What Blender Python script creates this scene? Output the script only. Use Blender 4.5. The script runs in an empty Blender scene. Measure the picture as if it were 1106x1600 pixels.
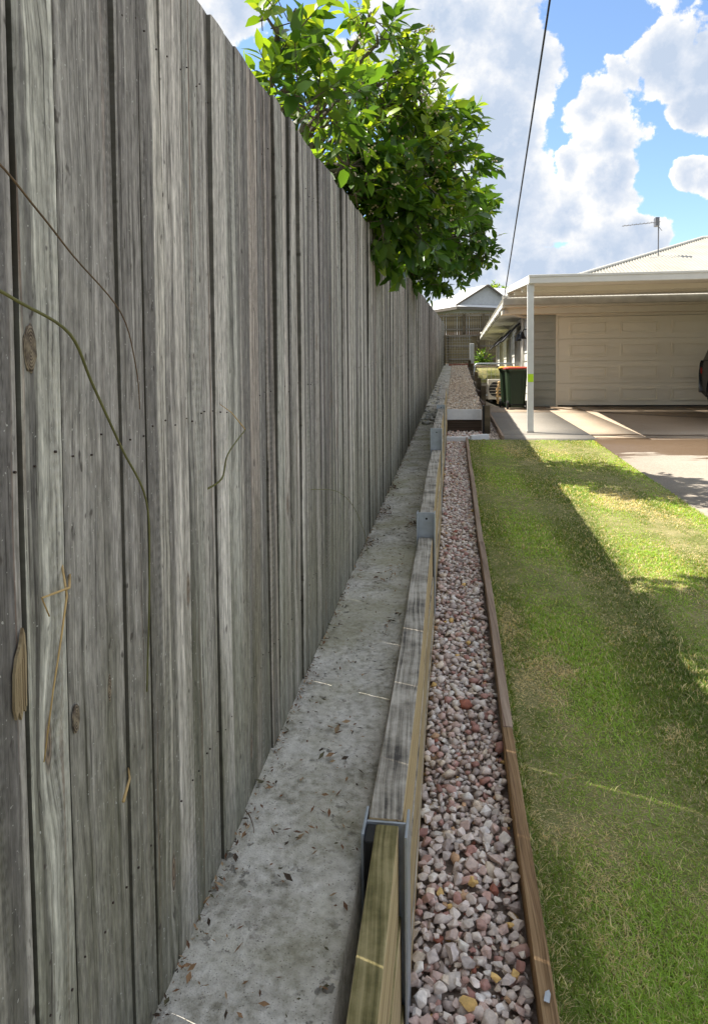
import bpy, bmesh, math, random
import numpy as np
from mathutils import Vector, Matrix, Euler

random.seed(7)
rng = np.random.default_rng(11)
sc = bpy.context.scene
COL = sc.collection
R = math.radians
S = 0.047                      # the yard climbs gently away from the camera

# ------------------------------------------------------------------ camera
cam = bpy.data.cameras.new('camera')
camo = bpy.data.objects.new('camera', cam)
COL.objects.link(camo)
cam.sensor_fit = 'VERTICAL'
cam.sensor_height = 36.0
cam.lens = 1110 / 1600 * 36
cam.shift_y = -(800 - 633) / 1600
cam.clip_start = 0.02
cam.clip_end = 3000
camo.matrix_world = (Matrix.Translation((0, 0, 1.5)) @ Matrix.Rotation(math.atan(159 / 1110), 4, 'Z')
                     @ Matrix.Rotation(math.pi / 2 - math.atan(48 / 1110), 4, 'X') @ Matrix.Rotation(-0.008, 4, 'Z'))
sc.camera = camo

# ------------------------------------------------------------------ light
SUN_TO = Vector((-0.70, 0.25, 1.0)).normalized()
sun = bpy.data.lights.new('sun', 'SUN')
sun.energy = 2.0
sun.angle = R(0.5)
sun.color = (1.0, 0.95, 0.86)
suno = bpy.data.objects.new('sun', sun)
COL.objects.link(suno)
suno.rotation_euler = SUN_TO.to_track_quat('Z', 'Y').to_euler()
sc.view_settings.view_transform = 'Standard'
sc.view_settings.look = 'None'
sc.view_settings.gamma = 1.0
sc.view_settings.use_curve_mapping = False
sc.view_settings.exposure = 2.33
sc.view_settings.use_white_balance = True
sc.view_settings.white_balance_temperature = 6750
sc.view_settings.white_balance_tint = 10
sc.cycles.use_denoising = True
sc.cycles.max_bounces = 7
sc.cycles.diffuse_bounces = 6
sc.cycles.use_adaptive_sampling = True
sc.cycles.adaptive_threshold = 0.012
sc.cycles.sample_clamp_indirect = 6.0


# ------------------------------------------------------------------ node helper
class NT:
    def __init__(self, tree):
        self.t = tree
        self.N = tree.nodes
        self.L = tree.links

    def put(self, node, key, v):
        if v is None:
            return
        s = node.inputs[key]
        if isinstance(v, bpy.types.NodeSocket):
            self.L.new(v, s)
        else:
            if s.type == 'RGBA' and len(v) == 3:
                v = (*v, 1.0)
            s.default_value = v

    def n(self, typ, ins=None, **props):
        nd = self.N.new(typ)
        for k, v in props.items():
            setattr(nd, k, v)
        for k, v in (ins or {}).items():
            self.put(nd, k, v)
        return nd

    def math(self, op, a, b=None, c=None, clamp=False):
        nd = self.n('ShaderNodeMath', {0: a, 1: b, 2: c}, operation=op)
        nd.use_clamp = clamp
        return nd.outputs[0]

    def vmath(self, op, a, b=None, scale=None):
        nd = self.n('ShaderNodeVectorMath', {0: a, 1: b}, operation=op)
        if scale is not None:
            self.put(nd, 'Scale', scale)
        return nd.outputs['Value'] if op in ('DOT_PRODUCT', 'LENGTH', 'DISTANCE') else nd.outputs[0]

    def mix(self, f, a, b, blend='MIX'):
        nd = self.n('ShaderNodeMix', data_type='RGBA', blend_type=blend)
        nd.clamp_factor = True
        self.put(nd, 0, f)
        self.put(nd, 6, a)
        self.put(nd, 7, b)
        return nd.outputs[2]

    def ramp(self, fac, stops, interp='LINEAR'):
        nd = self.n('ShaderNodeValToRGB', {0: fac})
        cr = nd.color_ramp
        cr.interpolation = interp
        while len(cr.elements) < len(stops):
            cr.elements.new(0.5)
        for e, (p, c) in zip(cr.elements, stops):
            e.position = p
            e.color = (*c, 1) if len(c) == 3 else c
        return nd.outputs[0]

    def rng(self, v, a, b, c=0.0, d=1.0, smooth=False):
        nd = self.n('ShaderNodeMapRange', {0: v, 1: a, 2: b, 3: c, 4: d})
        if smooth:
            nd.interpolation_type = 'SMOOTHSTEP'
        return nd.outputs[0]

    def noise(self, vec, scale, detail=4, rough=0.55, dist=0.0):
        nd = self.n('ShaderNodeTexNoise', {'Scale': scale, 'Detail': detail, 'Roughness': rough, 'Distortion': dist})
        if vec is not None:
            self.L.new(vec, nd.inputs['Vector'])
        return nd.outputs[0]

    def sep(self, v):
        return self.n('ShaderNodeSeparateXYZ', {0: v}).outputs

    def comb(self, x, y, z):
        return self.n('ShaderNodeCombineXYZ', {0: x, 1: y, 2: z}).outputs[0]

    def coord(self, which='Object'):
        return self.n('ShaderNodeTexCoord').outputs[which]

    def bump(self, h, strength=0.3, dist=0.01):
        return self.n('ShaderNodeBump', {'Height': h, 'Strength': strength, 'Distance': dist}).outputs[0]


def new_mat(name):
    m = bpy.data.materials.new(name)
    m.use_nodes = True
    t = NT(m.node_tree)
    b = next(n for n in t.N if n.type == 'BSDF_PRINCIPLED')
    return m, t, b


# ------------------------------------------------------------------ world: sky with cumulus
world = bpy.data.worlds.new('World')
sc.world = world
world.use_nodes = True
W = NT(world.node_tree)
bg = next(n for n in W.N if n.type == 'BACKGROUND')
sky = W.n('ShaderNodeTexSky', sky_type='NISHITA')
sky.sun_disc = False
sky.sun_elevation = math.asin(SUN_TO.z)
sky.sun_rotation = math.atan2(SUN_TO.x, SUN_TO.y)
sky.altitude = 50
sky.air_density = 1.0
sky.dust_density = 0.15
sky.ozone_density = 4.5
# cumulus heaps: azimuth from +Y towards +X, elevation, angular radius
HEAPS = [(0.5, 25.4, .100), (-3.5, 24.4, .075), (4.2, 22.6, .056), (2.4, 18.5, .088), (3.4, 13.9, .082),
         (-0.6, 12.6, .093), (4.4, 10.5, .062), (0.9, 8.2, .077), (10.5, 19.4, .040), (11.4, 16.4, .046),
         (11.9, 13.6, .047), (9.0, 15.0, .030), (8.2, 12.0, .046), (15.3, 21.3, .042), (18.2, 20.4, .055),
         (16.6, 18.6, .036), (12.7, 20.6, .028), (11.9, 9.0, .050), (9.0, 7.6, .040), (14.1, 9.6, .038),
         (18.4, 13.7, .026), (-17.6, 27.5, .06), (-10.6, 23.0, .05), (-1.1, 7.3, .052), (6.0, 8.0, .04),
         (28, 9, .05)]


def heap_field(t, p):
    acc = None
    for az, el, r in HEAPS:
        a, e = R(az), R(el)
        c = (math.sin(a) * math.cos(e), math.cos(a) * math.cos(e), math.sin(e))
        v = t.math('MULTIPLY_ADD', t.vmath('DISTANCE', p, c), -1.0 / r, 1.0)
        acc = v if acc is None else t.math('SMOOTH_MAX', acc, v, 0.18)
    return acc


D0 = W.coord('Generated')
w1 = W.n('ShaderNodeTexNoise', {'Vector': D0, 'Scale': 10.0, 'Detail': 4.0}).outputs[1]
DW = W.vmath('ADD', D0, W.vmath('SCALE', W.vmath('SUBTRACT', w1, (.5, .5, .5)), scale=0.11))
heap = W.math('MULTIPLY_ADD', heap_field(W, DW), 1.35, 0.06)
LOWC = W.math('MULTIPLY_ADD', W.noise(D0, 2.6, 2, 0.5), 4.2, -1.6)      # cloud over the unseen rest of the sky, thickened to brighten the shade


def puffs(d, dw):
    big = W.noise(d, 19, 8, 0.64)
    vor = W.n('ShaderNodeTexVoronoi', {'Vector': dw, 'Scale': 42.0, 'Detail': 1.0, 'Roughness': 0.55}, feature='F1')
    return W.math('MULTIPLY_ADD', W.math('SUBTRACT', 0.55, vor.outputs['Distance']), 0.14, W.math('MULTIPLY', W.math('SUBTRACT', big, 0.5), 1.9))


OFF = tuple(SUN_TO * 0.018)
n0 = puffs(D0, DW)
n1 = puffs(W.vmath('ADD', D0, OFF), W.vmath('ADD', DW, OFF))
front = W.rng(W.sep(D0)[1], 0.80, 0.9)
b0 = W.math('ADD', W.math('MAXIMUM', heap, W.math('SUBTRACT', LOWC, front)), n0)
b1 = W.math('ADD', W.math('MAXIMUM', heap, W.math('SUBTRACT', LOWC, front)), n1)
cover = W.rng(b0, -0.03, 0.19, smooth=True)
lit = W.math('MULTIPLY_ADD', W.math('SUBTRACT', b0, b1), 0.95, 0.74)
lit = W.math('MULTIPLY_ADD', W.math('SUBTRACT', W.noise(D0, 7.0, 2, 0.5), 0.5), 1.5, lit)
lit = W.math('SUBTRACT', lit, W.rng(b0, 0.12, 0.9, 0.0, 0.6))
lit = W.math('MINIMUM', W.math('MAXIMUM', lit, 0.0), 1.0)
CLOUD_GAIN = 0.95
ccol = W.ramp(lit, [(0.0, (.120, .145, .185)), (0.35, (.155, .173, .203)), (0.65, (.205, .212, .222)), (1.0, (.30, .294, .282))])
skyc = W.n('ShaderNodeVectorMath', {0: sky.outputs[0]}, operation='SCALE')
SKY_STRENGTH = 0.05
skyc.inputs['Scale'].default_value = 1.0
# clouds are stated relative to the finished picture, so undo the background strength
ccl = W.n('ShaderNodeVectorMath', {0: ccol}, operation='SCALE')
ccl.inputs['Scale'].default_value = CLOUD_GAIN / SKY_STRENGTH
wmix = W.mix(cover, skyc.outputs[0], ccl.outputs[0])
W.L.new(wmix, bg.inputs[0])
bg.inputs[1].default_value = SKY_STRENGTH
world.cycles.sampling_method = 'MANUAL'
world.cycles.sample_map_resolution = 256


# ------------------------------------------------------------------ mesh helpers
class MB:
    """collects boxes, bars, tubes and strips; build() links them as one mesh object"""

    def __init__(self):
        self.v, self.f, self.mi = [], [], []

    def add(self, vs, fs, m=0):
        o = len(self.v)
        self.v += [tuple(p) for p in vs]
        self.f += [tuple(i + o for i in q) for q in fs]
        self.mi += [m] * len(fs)
        return self

    def box(self, x0, x1, y0, y1, z0, z1, m=0, M=None):
        vs = [Vector(p) for p in ((x0, y0, z0), (x1, y0, z0), (x1, y1, z0), (x0, y1, z0), (x0, y0, z1), (x1, y0, z1), (x1, y1, z1), (x0, y1, z1))]
        if M is not None:
            vs = [M @ p for p in vs]
        return self.add(vs, [(3, 2, 1, 0), (4, 5, 6, 7), (0, 1, 5, 4), (1, 2, 6, 5), (2, 3, 7, 6), (3, 0, 4, 7)], m)

    def sbox(self, x0, x1, y0, y1, z0, z1, s=S, m=0):
        """box whose underside and top follow the slope of the yard"""
        vs = [(x, y, z + s * y) for z in (z0, z1) for x, y in ((x0, y0), (x1, y0), (x1, y1), (x0, y1))]
        return self.add(vs, [(3, 2, 1, 0), (4, 5, 6, 7), (0, 1, 5, 4), (1, 2, 6, 5), (2, 3, 7, 6), (3, 0, 4, 7)], m)

    def tube(self, pts, rad, n=8, m=0, caps=True):
        pts = [Vector(p) for p in pts]
        if not hasattr(rad, '__len__'):
            rad = [rad] * len(pts)
        vs, fs = [], []
        up = None
        for i, p in enumerate(pts):
            t = (pts[min(i + 1, len(pts) - 1)] - pts[max(i - 1, 0)]).normalized()
            if up is None:
                up = t.orthogonal().normalized()
            up = (up - t * up.dot(t)).normalized()
            w = t.cross(up)
            for k in range(n):
                a = 2 * math.pi * k / n
                vs.append(p + (up * math.cos(a) + w * math.sin(a)) * rad[i])
        for i in range(len(pts) - 1):
            for k in range(n):
                fs.append((i * n + k, i * n + (k + 1) % n, (i + 1) * n + (k + 1) % n, (i + 1) * n + k))
        if caps:
            fs.append(tuple(range(n))[::-1])
            fs.append(tuple(range((len(pts) - 1) * n, len(pts) * n)))
        return self.add(vs, fs, m)

    def prism(self, poly, axis, a0, a1, m=0):
        """extrude a polygon given in the two other axes along 'axis'"""
        n = len(poly)

        def mk(p, a):
            return {'x': (a, p[0], p[1]), 'y': (p[0], a, p[1]), 'z': (p[0], p[1], a)}[axis]
        vs = [mk(p, a0) for p in poly] + [mk(p, a1) for p in poly]
        fs = [tuple(range(n))[::-1], tuple(range(n, 2 * n))] + [(i, (i + 1) % n, n + (i + 1) % n, n + i) for i in range(n)]
        return self.add(vs, fs, m)

    def mesh(self, name, mats, bevel=0, seg=1, smooth=False):
        me = bpy.data.meshes.new(name)
        me.from_pydata(self.v, [], self.f)
        bm = bmesh.new()
        bm.from_mesh(me)
        bmesh.ops.recalc_face_normals(bm, faces=bm.faces)
        if bevel:
            bmesh.ops.bevel(bm, geom=[e for e in bm.edges if e.is_manifold and e.calc_face_angle(0) > 0.5], offset=bevel, segments=seg, profile=0.6, affect='EDGES', clamp_overlap=True)
        if smooth:
            for f in bm.faces:
                f.smooth = True
        bm.to_mesh(me)
        bm.free()
        for mt in (mats if isinstance(mats, (list, tuple)) else [mats]):
            me.materials.append(mt)
        if not bevel and len(self.mi) == len(me.polygons):
            me.polygons.foreach_set('material_index', self.mi)
        return me

    def build(self, name, mats, parent=None, bevel=0, seg=1, smooth=False):
        return link(name, self.mesh(name, mats, bevel, seg, smooth), parent)


def link(name, me, parent=None):
    o = bpy.data.objects.new(name, me)
    COL.objects.link(o)
    o.parent = parent
    return o


def np_mesh(name, verts, quads_or_tris, mats, cols=None, smooth=False):
    me = bpy.data.meshes.new(name)
    verts = np.asarray(verts, np.float32)
    F = np.asarray(quads_or_tris, np.int32)
    me.vertices.add(len(verts))
    me.vertices.foreach_set('co', verts.ravel())
    k = F.shape[1]
    me.loops.add(F.size)
    me.loops.foreach_set('vertex_index', F.ravel())
    me.polygons.add(len(F))
    me.polygons.foreach_set('loop_start', np.arange(0, F.size, k, dtype=np.int32))
    me.polygons.foreach_set('loop_total', np.full(len(F), k, np.int32))
    if smooth:
        me.polygons.foreach_set('use_smooth', np.ones(len(F), bool))
    me.materials.append(mats)
    if cols is not None:
        at = me.color_attributes.new('tint', 'FLOAT_COLOR', 'POINT')
        c = np.ones((len(verts), 4), np.float32)
        c[:, :3] = cols
        at.data.foreach_set('color', c.ravel())
    me.update(calc_edges=True)
    return me


def tag(o, label=None, cat=None, group=None, kind=None):
    if label:
        o['label'] = label
    if cat:
        o['category'] = cat
    if group:
        o['group'] = group
    if kind:
        o['kind'] = kind
    return o


def thing(name, label, cat, loc=(0, 0, 0), rz=0, group=None):
    o = bpy.data.objects.new(name, None)
    COL.objects.link(o)
    o.empty_display_size = 0.1
    o.location = loc
    o.rotation_euler = (0, 0, rz)
    return tag(o, label, cat, group)


def vnoise(x, y, seed=0):
    """cheap smooth value noise in numpy, -1..1"""
    xi, yi = np.floor(x).astype(int), np.floor(y).astype(int)
    xf, yf = x - xi, y - yi
    u, v = xf * xf * (3 - 2 * xf), yf * yf * (3 - 2 * yf)

    def h(a, b):
        n = np.sin(a * 127.1 + b * 311.7 + seed * 74.7) * 43758.5453
        return (n - np.floor(n)) * 2 - 1
    return (h(xi, yi) * (1 - u) + h(xi + 1, yi) * u) * (1 - v) + (h(xi, yi + 1) * (1 - u) + h(xi + 1, yi + 1) * u) * v


def fbm(x, y, seed=0, o=4):
    s, a = 0, 1.0
    for k in range(o):
        s = s + vnoise(x * 2 ** k, y * 2 ** k, seed + k) * a
        a *= 0.5
    return s / 1.9


# ------------------------------------------------------------------ materials
def plain(name, col, rough=0.6, metal=0.0, var=0.12, scale=8.0, bump=0.0, spec=0.4):
    m, t, b = new_mat(name)
    p = t.coord('Object')
    nz = t.noise(p, scale, 5, 0.6)
    k = t.rng(nz, 0.25, 0.75, 1 - var, 1 + var)
    c = t.n('ShaderNodeVectorMath', {0: tuple(col)}, operation='SCALE')
    t.put(c, 'Scale', k)
    t.put(b, 'Base Color', c.outputs[0])
    t.put(b, 'Roughness', t.rng(nz, 0.3, 0.7, rough * 0.9, min(1, rough * 1.1)))
    b.inputs['Metallic'].default_value = metal
    b.inputs['Specular IOR Level'].default_value = spec
    if bump:
        t.put(b, 'Normal', t.bump(t.noise(p, scale * 12, 3), bump, 0.004))
    return m


def wood(name, axis, dark, mid, light, tints, grain=1.0, knots=True, saw=True, top=None, specks=True, bumpk=0.5, algae=None):
    """sawn timber; axis is the grain direction in object space"""
    m, t, b = new_mat(name)
    info = t.n('ShaderNodeObjectInfo')
    rnd = info.outputs['Random']
    x, y, z = t.sep(t.coord('Object'))[:3]
    off = t.math('MULTIPLY', rnd, 37.0)
    if axis == 'z':
        u, w, l = y, x, z
    elif axis == 'y':
        u, w, l = t.math('ADD', x, t.math('MULTIPLY', z, 0.83)), z, y
    else:
        u, w, l = t.math('ADD', y, t.math('MULTIPLY', z, 0.83)), z, x
    l2 = t.math('ADD', l, t.math('MULTIPLY', rnd, 91.0))
    u2 = t.math('ADD', u, off)
    # the grain wanders and swings round knots
    wan = t.noise(t.comb(u2, 0.0, t.math('MULTIPLY', l2, 0.9)), 1.6, 3)
    u2 = t.math('MULTIPLY_ADD', t.math('SUBTRACT', wan, 0.5), 0.045, u2)
    kmask = None
    if knots:
        kv = t.n('ShaderNodeTexVoronoi', {'Vector': t.comb(t.math('MULTIPLY', u2, 8.0), t.math('MULTIPLY', l2, 1.9), 0.0), 'Scale': 1.0}, voronoi_dimensions='2D')
        kd = kv.outputs['Distance']
        ksel = t.math('GREATER_THAN', t.sep(kv.outputs['Color'])[0], 0.80)
        near = t.math('MULTIPLY', t.rng(kd, 0.02, 0.34, 1, 0, True), ksel)
        u2 = t.math('MULTIPLY_ADD', near, 0.020, u2)
        kmask = t.math('MULTIPLY', t.rng(kd, 0.045, 0.085, 1, 0, True), ksel)
        kring = t.math('MULTIPLY_ADD', t.math('SINE', t.math('MULTIPLY', kd, 190.0)), 0.5, 0.5)
    band = t.noise(t.comb(t.math('MULTIPLY', u2, 46.0 * grain), 0.0, t.math('MULTIPLY', l2, 0.55)), 1.0, 3, 0.55)
    gr = t.noise(t.comb(t.math('MULTIPLY', u2, 165.0 * grain), 0.0, t.math('MULTIPLY', l2, 1.6)), 1.0, 4, 0.6)
    fine = t.noise(t.comb(t.math('MULTIPLY', u2, 520.0 * grain), 0.0, t.math('MULTIPLY', l2, 7.0)), 1.0, 3, 0.6)
    blot = t.noise(t.comb(t.math('MULTIPLY', u2, 9.0), 0.0, t.math('MULTIPLY', l2, 1.1)), 1.0, 4, 0.6)
    v = t.math('ADD', t.math('MULTIPLY', band, 0.42), t.math('MULTIPLY', gr, 0.32))
    v = t.math('MULTIPLY_ADD', fine, 0.26, v)
    v = t.math('MULTIPLY_ADD', t.math('SUBTRACT', blot, 0.5), 0.22, v)
    col = t.ramp(v, [(0.385, dark), (0.46, mid), (0.53, tuple((a * 0.6 + c * 0.4) for a, c in zip(mid, light))), (0.60, light)])
    tint = t.ramp(rnd, [(i / max(1, len(tints) - 1), c) for i, c in enumerate(tints)], 'LINEAR')
    col = t.mix(1.0, col, tint, 'MULTIPLY')
    if algae:
        dk = t.noise(t.comb(t.math('MULTIPLY', u2, 21.0), 5.5, t.math('MULTIPLY', l2, 0.28)), 1.0, 3, 0.5)
        col = t.mix(t.math('MULTIPLY', t.rng(dk, 0.50, 0.60, 0, 0.82, True), t.rng(gr, 0.3, 0.6, 0.75, 1.0)), col, (.10, .094, .094))
    # old rust-brown resin streaks
    st = t.noise(t.comb(t.math('MULTIPLY', u2, 70.0), 3.7, t.math('MULTIPLY', l2, 0.35)), 1.0, 2)
    stm = t.math('MULTIPLY', t.rng(st, 0.62, 0.70, 0, 0.8, True), t.rng(blot, 0.42, 0.58))
    col = t.mix(stm, col, (0.16, 0.085, 0.055))
    if algae:
        am = t.math('MULTIPLY', t.rng(t.math('MULTIPLY_ADD', t.math('SUBTRACT', blot, 0.5), 1.5, l), algae[1], 0.05, 0, 0.7, True), t.rng(gr, 0.25, 0.6, 0.55, 1.0))
        col = t.mix(am, col, algae[0])
    if algae:
        mot = t.noise(t.comb(t.math('MULTIPLY', u2, 110.0), 2.2, t.math('MULTIPLY', l2, 26.0)), 1.0, 5, 0.65)
        mk = t.rng(mot, 0.32, 0.68, 0.62, 1.36)
        col = t.mix(1.0, col, t.comb(mk, mk, mk), 'MULTIPLY')
        cr = t.noise(t.comb(t.math('MULTIPLY', u2, 130.0), 7.7, t.math('MULTIPLY', l2, 1.0)), 1.0, 2, 0.5)
        ck = t.math('MULTIPLY', t.rng(t.math('ABSOLUTE', t.math('SUBTRACT', cr, 0.5)), 0.006, 0.020, 1, 0), t.rng(t.noise(t.comb(t.math('MULTIPLY', u2, 30.0), 1.3, t.math('MULTIPLY', l2, 2.0)), 1.0, 2), 0.50, 0.60))
        col = t.mix(t.math('MULTIPLY', ck, 0.8), col, (.035, .028, .024))
        gg = t.noise(t.comb(t.math('MULTIPLY', u2, 60.0), 4.4, t.math('MULTIPLY', l2, 30.0)), 1.0, 2, 0.5)
        col = t.mix(t.rng(gg, 0.70, 0.76, 0, 0.75), col, (.05, .04, .035))
    if kmask is not None:
        kc = t.mix(kring, (0.06, 0.045, 0.035), (0.26, 0.19, 0.13))
        col = t.mix(t.math('MULTIPLY', kmask, 0.9), col, kc)
    h = t.math('ADD', t.math('MULTIPLY', gr, 0.5), t.math('MULTIPLY', fine, 0.3))
    if saw:
        sw = t.n('ShaderNodeTexWave', {'Vector': t.comb(t.math('MULTIPLY', u, 9.0), 0.0, l2), 'Scale': 19.0, 'Distortion': 7.0, 'Detail': 3.0, 'Detail Scale': 2.2}, bands_direction='Z').outputs['Fac']
        swm = t.math('MULTIPLY', t.rng(t.noise(t.comb(t.math('MULTIPLY', u2, 22.0), 9.1, t.math('MULTIPLY', l2, 0.8)), 1.0, 2), 0.55, 0.68), sw)
        h = t.math('MULTIPLY_ADD', swm, 0.35, h)
        col = t.mix(t.math('MULTIPLY', swm, 0.16), col, light)
    if top:
        nz = t.sep(t.n('ShaderNodeNewGeometry').outputs['Normal'])[2]
        big = t.noise(t.coord('Object'), 9.0, 6, 0.65)
        tc = t.ramp(t.math('ADD', t.math('MULTIPLY', big, 0.48), t.math('MULTIPLY', gr, 0.52)), [(0.38, top[0]), (0.47, top[1]), (0.58, top[2])])
        col = t.mix(t.rng(nz, 0.55, 0.8), col, tc)
    if specks:
        sp = t.noise(t.vmath('ADD', t.coord('Object'), t.comb(off, off, off)), 170.0, 1)
        col = t.mix(t.rng(sp, 0.735, 0.765, 0, 0.7), col, (0.55, 0.55, 0.52))
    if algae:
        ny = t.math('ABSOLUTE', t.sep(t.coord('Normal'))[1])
        col = t.mix(t.rng(ny, 0.75, 0.95, 0, 0.8), col, (.045, .042, .03))  # board edges coloured dark, shade painted into the gaps between palings
    t.put(b, 'Base Color', col)
    b.inputs['Roughness'].default_value = 0.88
    b.inputs['Specular IOR Level'].default_value = 0.25
    t.put(b, 'Normal', t.bump(h, bumpk, 0.005))
    return m


M = {}
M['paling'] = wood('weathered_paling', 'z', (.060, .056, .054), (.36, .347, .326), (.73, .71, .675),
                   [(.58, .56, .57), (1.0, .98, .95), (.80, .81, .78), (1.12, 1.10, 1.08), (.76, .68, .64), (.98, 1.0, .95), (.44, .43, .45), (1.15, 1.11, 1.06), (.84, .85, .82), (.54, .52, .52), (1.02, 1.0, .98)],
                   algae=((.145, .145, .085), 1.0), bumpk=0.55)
M['paling_far'] = wood('old_paling', 'z', (.03, .026, .02), (.13, .11, .07), (.30, .26, .17),
                       [(.75, .72, .65), (1.05, 1.0, .9), (.85, .85, .75)], knots=False, saw=False, specks=False)
M['rail'] = wood('old_rail', 'x', (.06, .05, .04), (.17, .15, .12), (.30, .27, .22), [(.9, .9, .9), (1, 1, 1)], knots=False, saw=False, specks=False)
M['dark_timber'] = wood('stained_timber', 'x', (.025, .018, .013), (.06, .042, .03), (.12, .085, .06), [(.9, .9, .9), (1, 1, 1)], knots=False, saw=False, specks=False)
M['dark_post'] = wood('stained_post', 'z', (.03, .024, .016), (.08, .064, .04), (.16, .13, .085), [(.9, .9, .9), (1, 1, 1)], knots=False, saw=False, specks=False)
M['sleeper'] = wood('treated_sleeper', 'y', (.20, .145, .075), (.40, .31, .18), (.55, .46, .29), [(.9, .88, .82), (1.05, 1.0, .95)], grain=0.6, saw=False, specks=False,
                    top=((.075, .068, .06), (.28, .255, .21), (.54, .50, .43)))
M['sleeper_moss'] = wood('mossy_sleeper', 'y', (.21, .15, .08), (.42, .32, .18), (.56, .46, .28), [(1, 1, 1), (1, 1, 1)], grain=0.6, saw=False, specks=False,
                         top=((.075, .070, .028), (.18, .155, .065), (.33, .28, .14)))
M['edging'] = wood('edging_timber', 'y', (.11, .065, .03), (.26, .165, .085), (.42, .29, .165), [(1, 1, 1), (1, 1, 1)], grain=0.6, saw=False, specks=False)
M['edging_old'] = wood('greyed_edging_timber', 'y', (.13, .095, .068), (.27, .205, .15), (.40, .32, .245), [(.9, .9, .9), (1.05, 1, 1)], grain=0.6, saw=False, specks=False)
M['fresh_wood'] = wood('torn_wood', 'z', (.08, .055, .035), (.25, .19, .115), (.46, .38, .24), [(1, 1, 1), (1, 1, 1)], knots=False, saw=False, specks=False)
M['galv'] = plain('galvanised_steel', (.42, .46, .50), 0.42, 0.55, 0.16, 30, 0.05)
M['rust'] = plain('rusty_nail', (.05, .035, .028), 0.8)
M['black_plastic'] = plain('black_plastic', (.012, .012, .013), 0.45)
M['white_paint'] = plain('white_paint', (.72, .73, .74), 0.6, 0, 0.10, 14, 0.1)
M['trim'] = plain('cream_trim', (.70, .68, .62), 0.5, 0, 0.05, 6)
M['post_paint'] = plain('post_paint', (.66, .66, .62), 0.45, 0, 0.07, 9)
M['soffit'] = plain('soffit_paint', (.80, .75, .64), 0.7, 0, 0.05, 3)
M['gutter_old'] = plain('stained_gutter', (.50, .48, .43), 0.6, 0, 0.16, 5)
M['board'] = plain('weatherboard_paint', (.40, .41, .36), 0.6, 0, 0.05, 4, 0.05)
M['side_board'] = plain('side_wall_paint', (.66, .66, .62), 0.6, 0, 0.05, 4)
M['door'] = plain('garage_door_paint', (.86, .80, .66), 0.5, 0, 0.03, 3, 0.05)
M['seal'] = plain('door_seal', (.02, .02, .02), 0.7)
M['yellow'] = plain('fluoro_sticker', (.52, .80, .02), 0.5, 0, 0.03)
M['bin'] = plain('bin_plastic', (.020, .040, .018), 0.5, 0, 0.12, 6, 0.05)
M['lid_red'] = plain('red_lid', (.42, .075, .05), 0.5, 0, 0.1)
M['lid_yellow'] = plain('yellow_lid', (.60, .36, .05), 0.5, 0, 0.1)
M['glass'] = plain('dark_glass', (.012, .014, .016), 0.08, 0, 0.0, spec=0.6)
M['awning'] = plain('awning_cloth', (.03, .03, .035), 0.9)
M['rubber'] = plain('tyre_rubber', (.018, .018, .018), 0.8)
M['alloy'] = plain('alloy_rim', (.55, .56, .57), 0.3, 0.8, 0.04)
M['carpaint'] = plain('car_paint', (.03, .034, .04), 0.25, 0.5, 0.03, spec=0.6)
M['carplastic'] = plain('car_trim', (.02, .02, .021), 0.6)
M['redglass'] = plain('tail_lamp', (.35, .01, .01), 0.15)
M['headglass'] = plain('head_lamp', (.6, .6, .62), 0.12)
M['ac'] = plain('air_con_case', (.66, .63, .55), 0.5, 0, 0.04)
M['wire'] = plain('fence_wire', (.35, .36, .36), 0.5, 0.5)
M['cable'] = plain('power_cable', (.015, .015, .016), 0.6)
M['alu'] = plain('antenna_metal', (.20, .20, .21), 0.5, 0.6)
M['brick'] = plain('red_brick', (.30, .12, .085), 0.9, 0, 0.3, 20, 0.2)
M['nwall'] = plain('gable_cladding', (.46, .48, .50), 0.7)
M['ngutter'] = plain('brown_gutter', (.14, .12, .10), 0.6)
M['bark'] = plain('citrus_bark', (.12, .10, .075), 0.95, 0, 0.35, 30, 0.5)
M['straw'] = plain('straw', (.52, .36, .16), 0.8, 0, 0.2, 30)
M['stalk'] = plain('green_stalk', (.13, .13, .045), 0.6, 0, 0.3, 20)
M['stalk_brown'] = plain('brown_stalk', (.13, .085, .05), 0.7, 0, 0.3, 20)
M['firewood'] = plain('split_timber', (.52, .36, .18), 0.85, 0, 0.3, 18, 0.2)
M['petal'] = plain('citrus_blossom', (.72, .62, .42), 0.7, 0, 0.15, 40)


def mat_roof():
    m, t, b = new_mat('cream_roof_metal')
    p = t.coord('Object')
    k = t.noise(p, 1.5, 5)
    t.put(b, 'Base Color', t.ramp(k, [(0.3, (.31, .295, .25)), (0.7, (.38, .365, .32))]))
    b.inputs['Roughness'].default_value = 0.45
    return m


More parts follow.
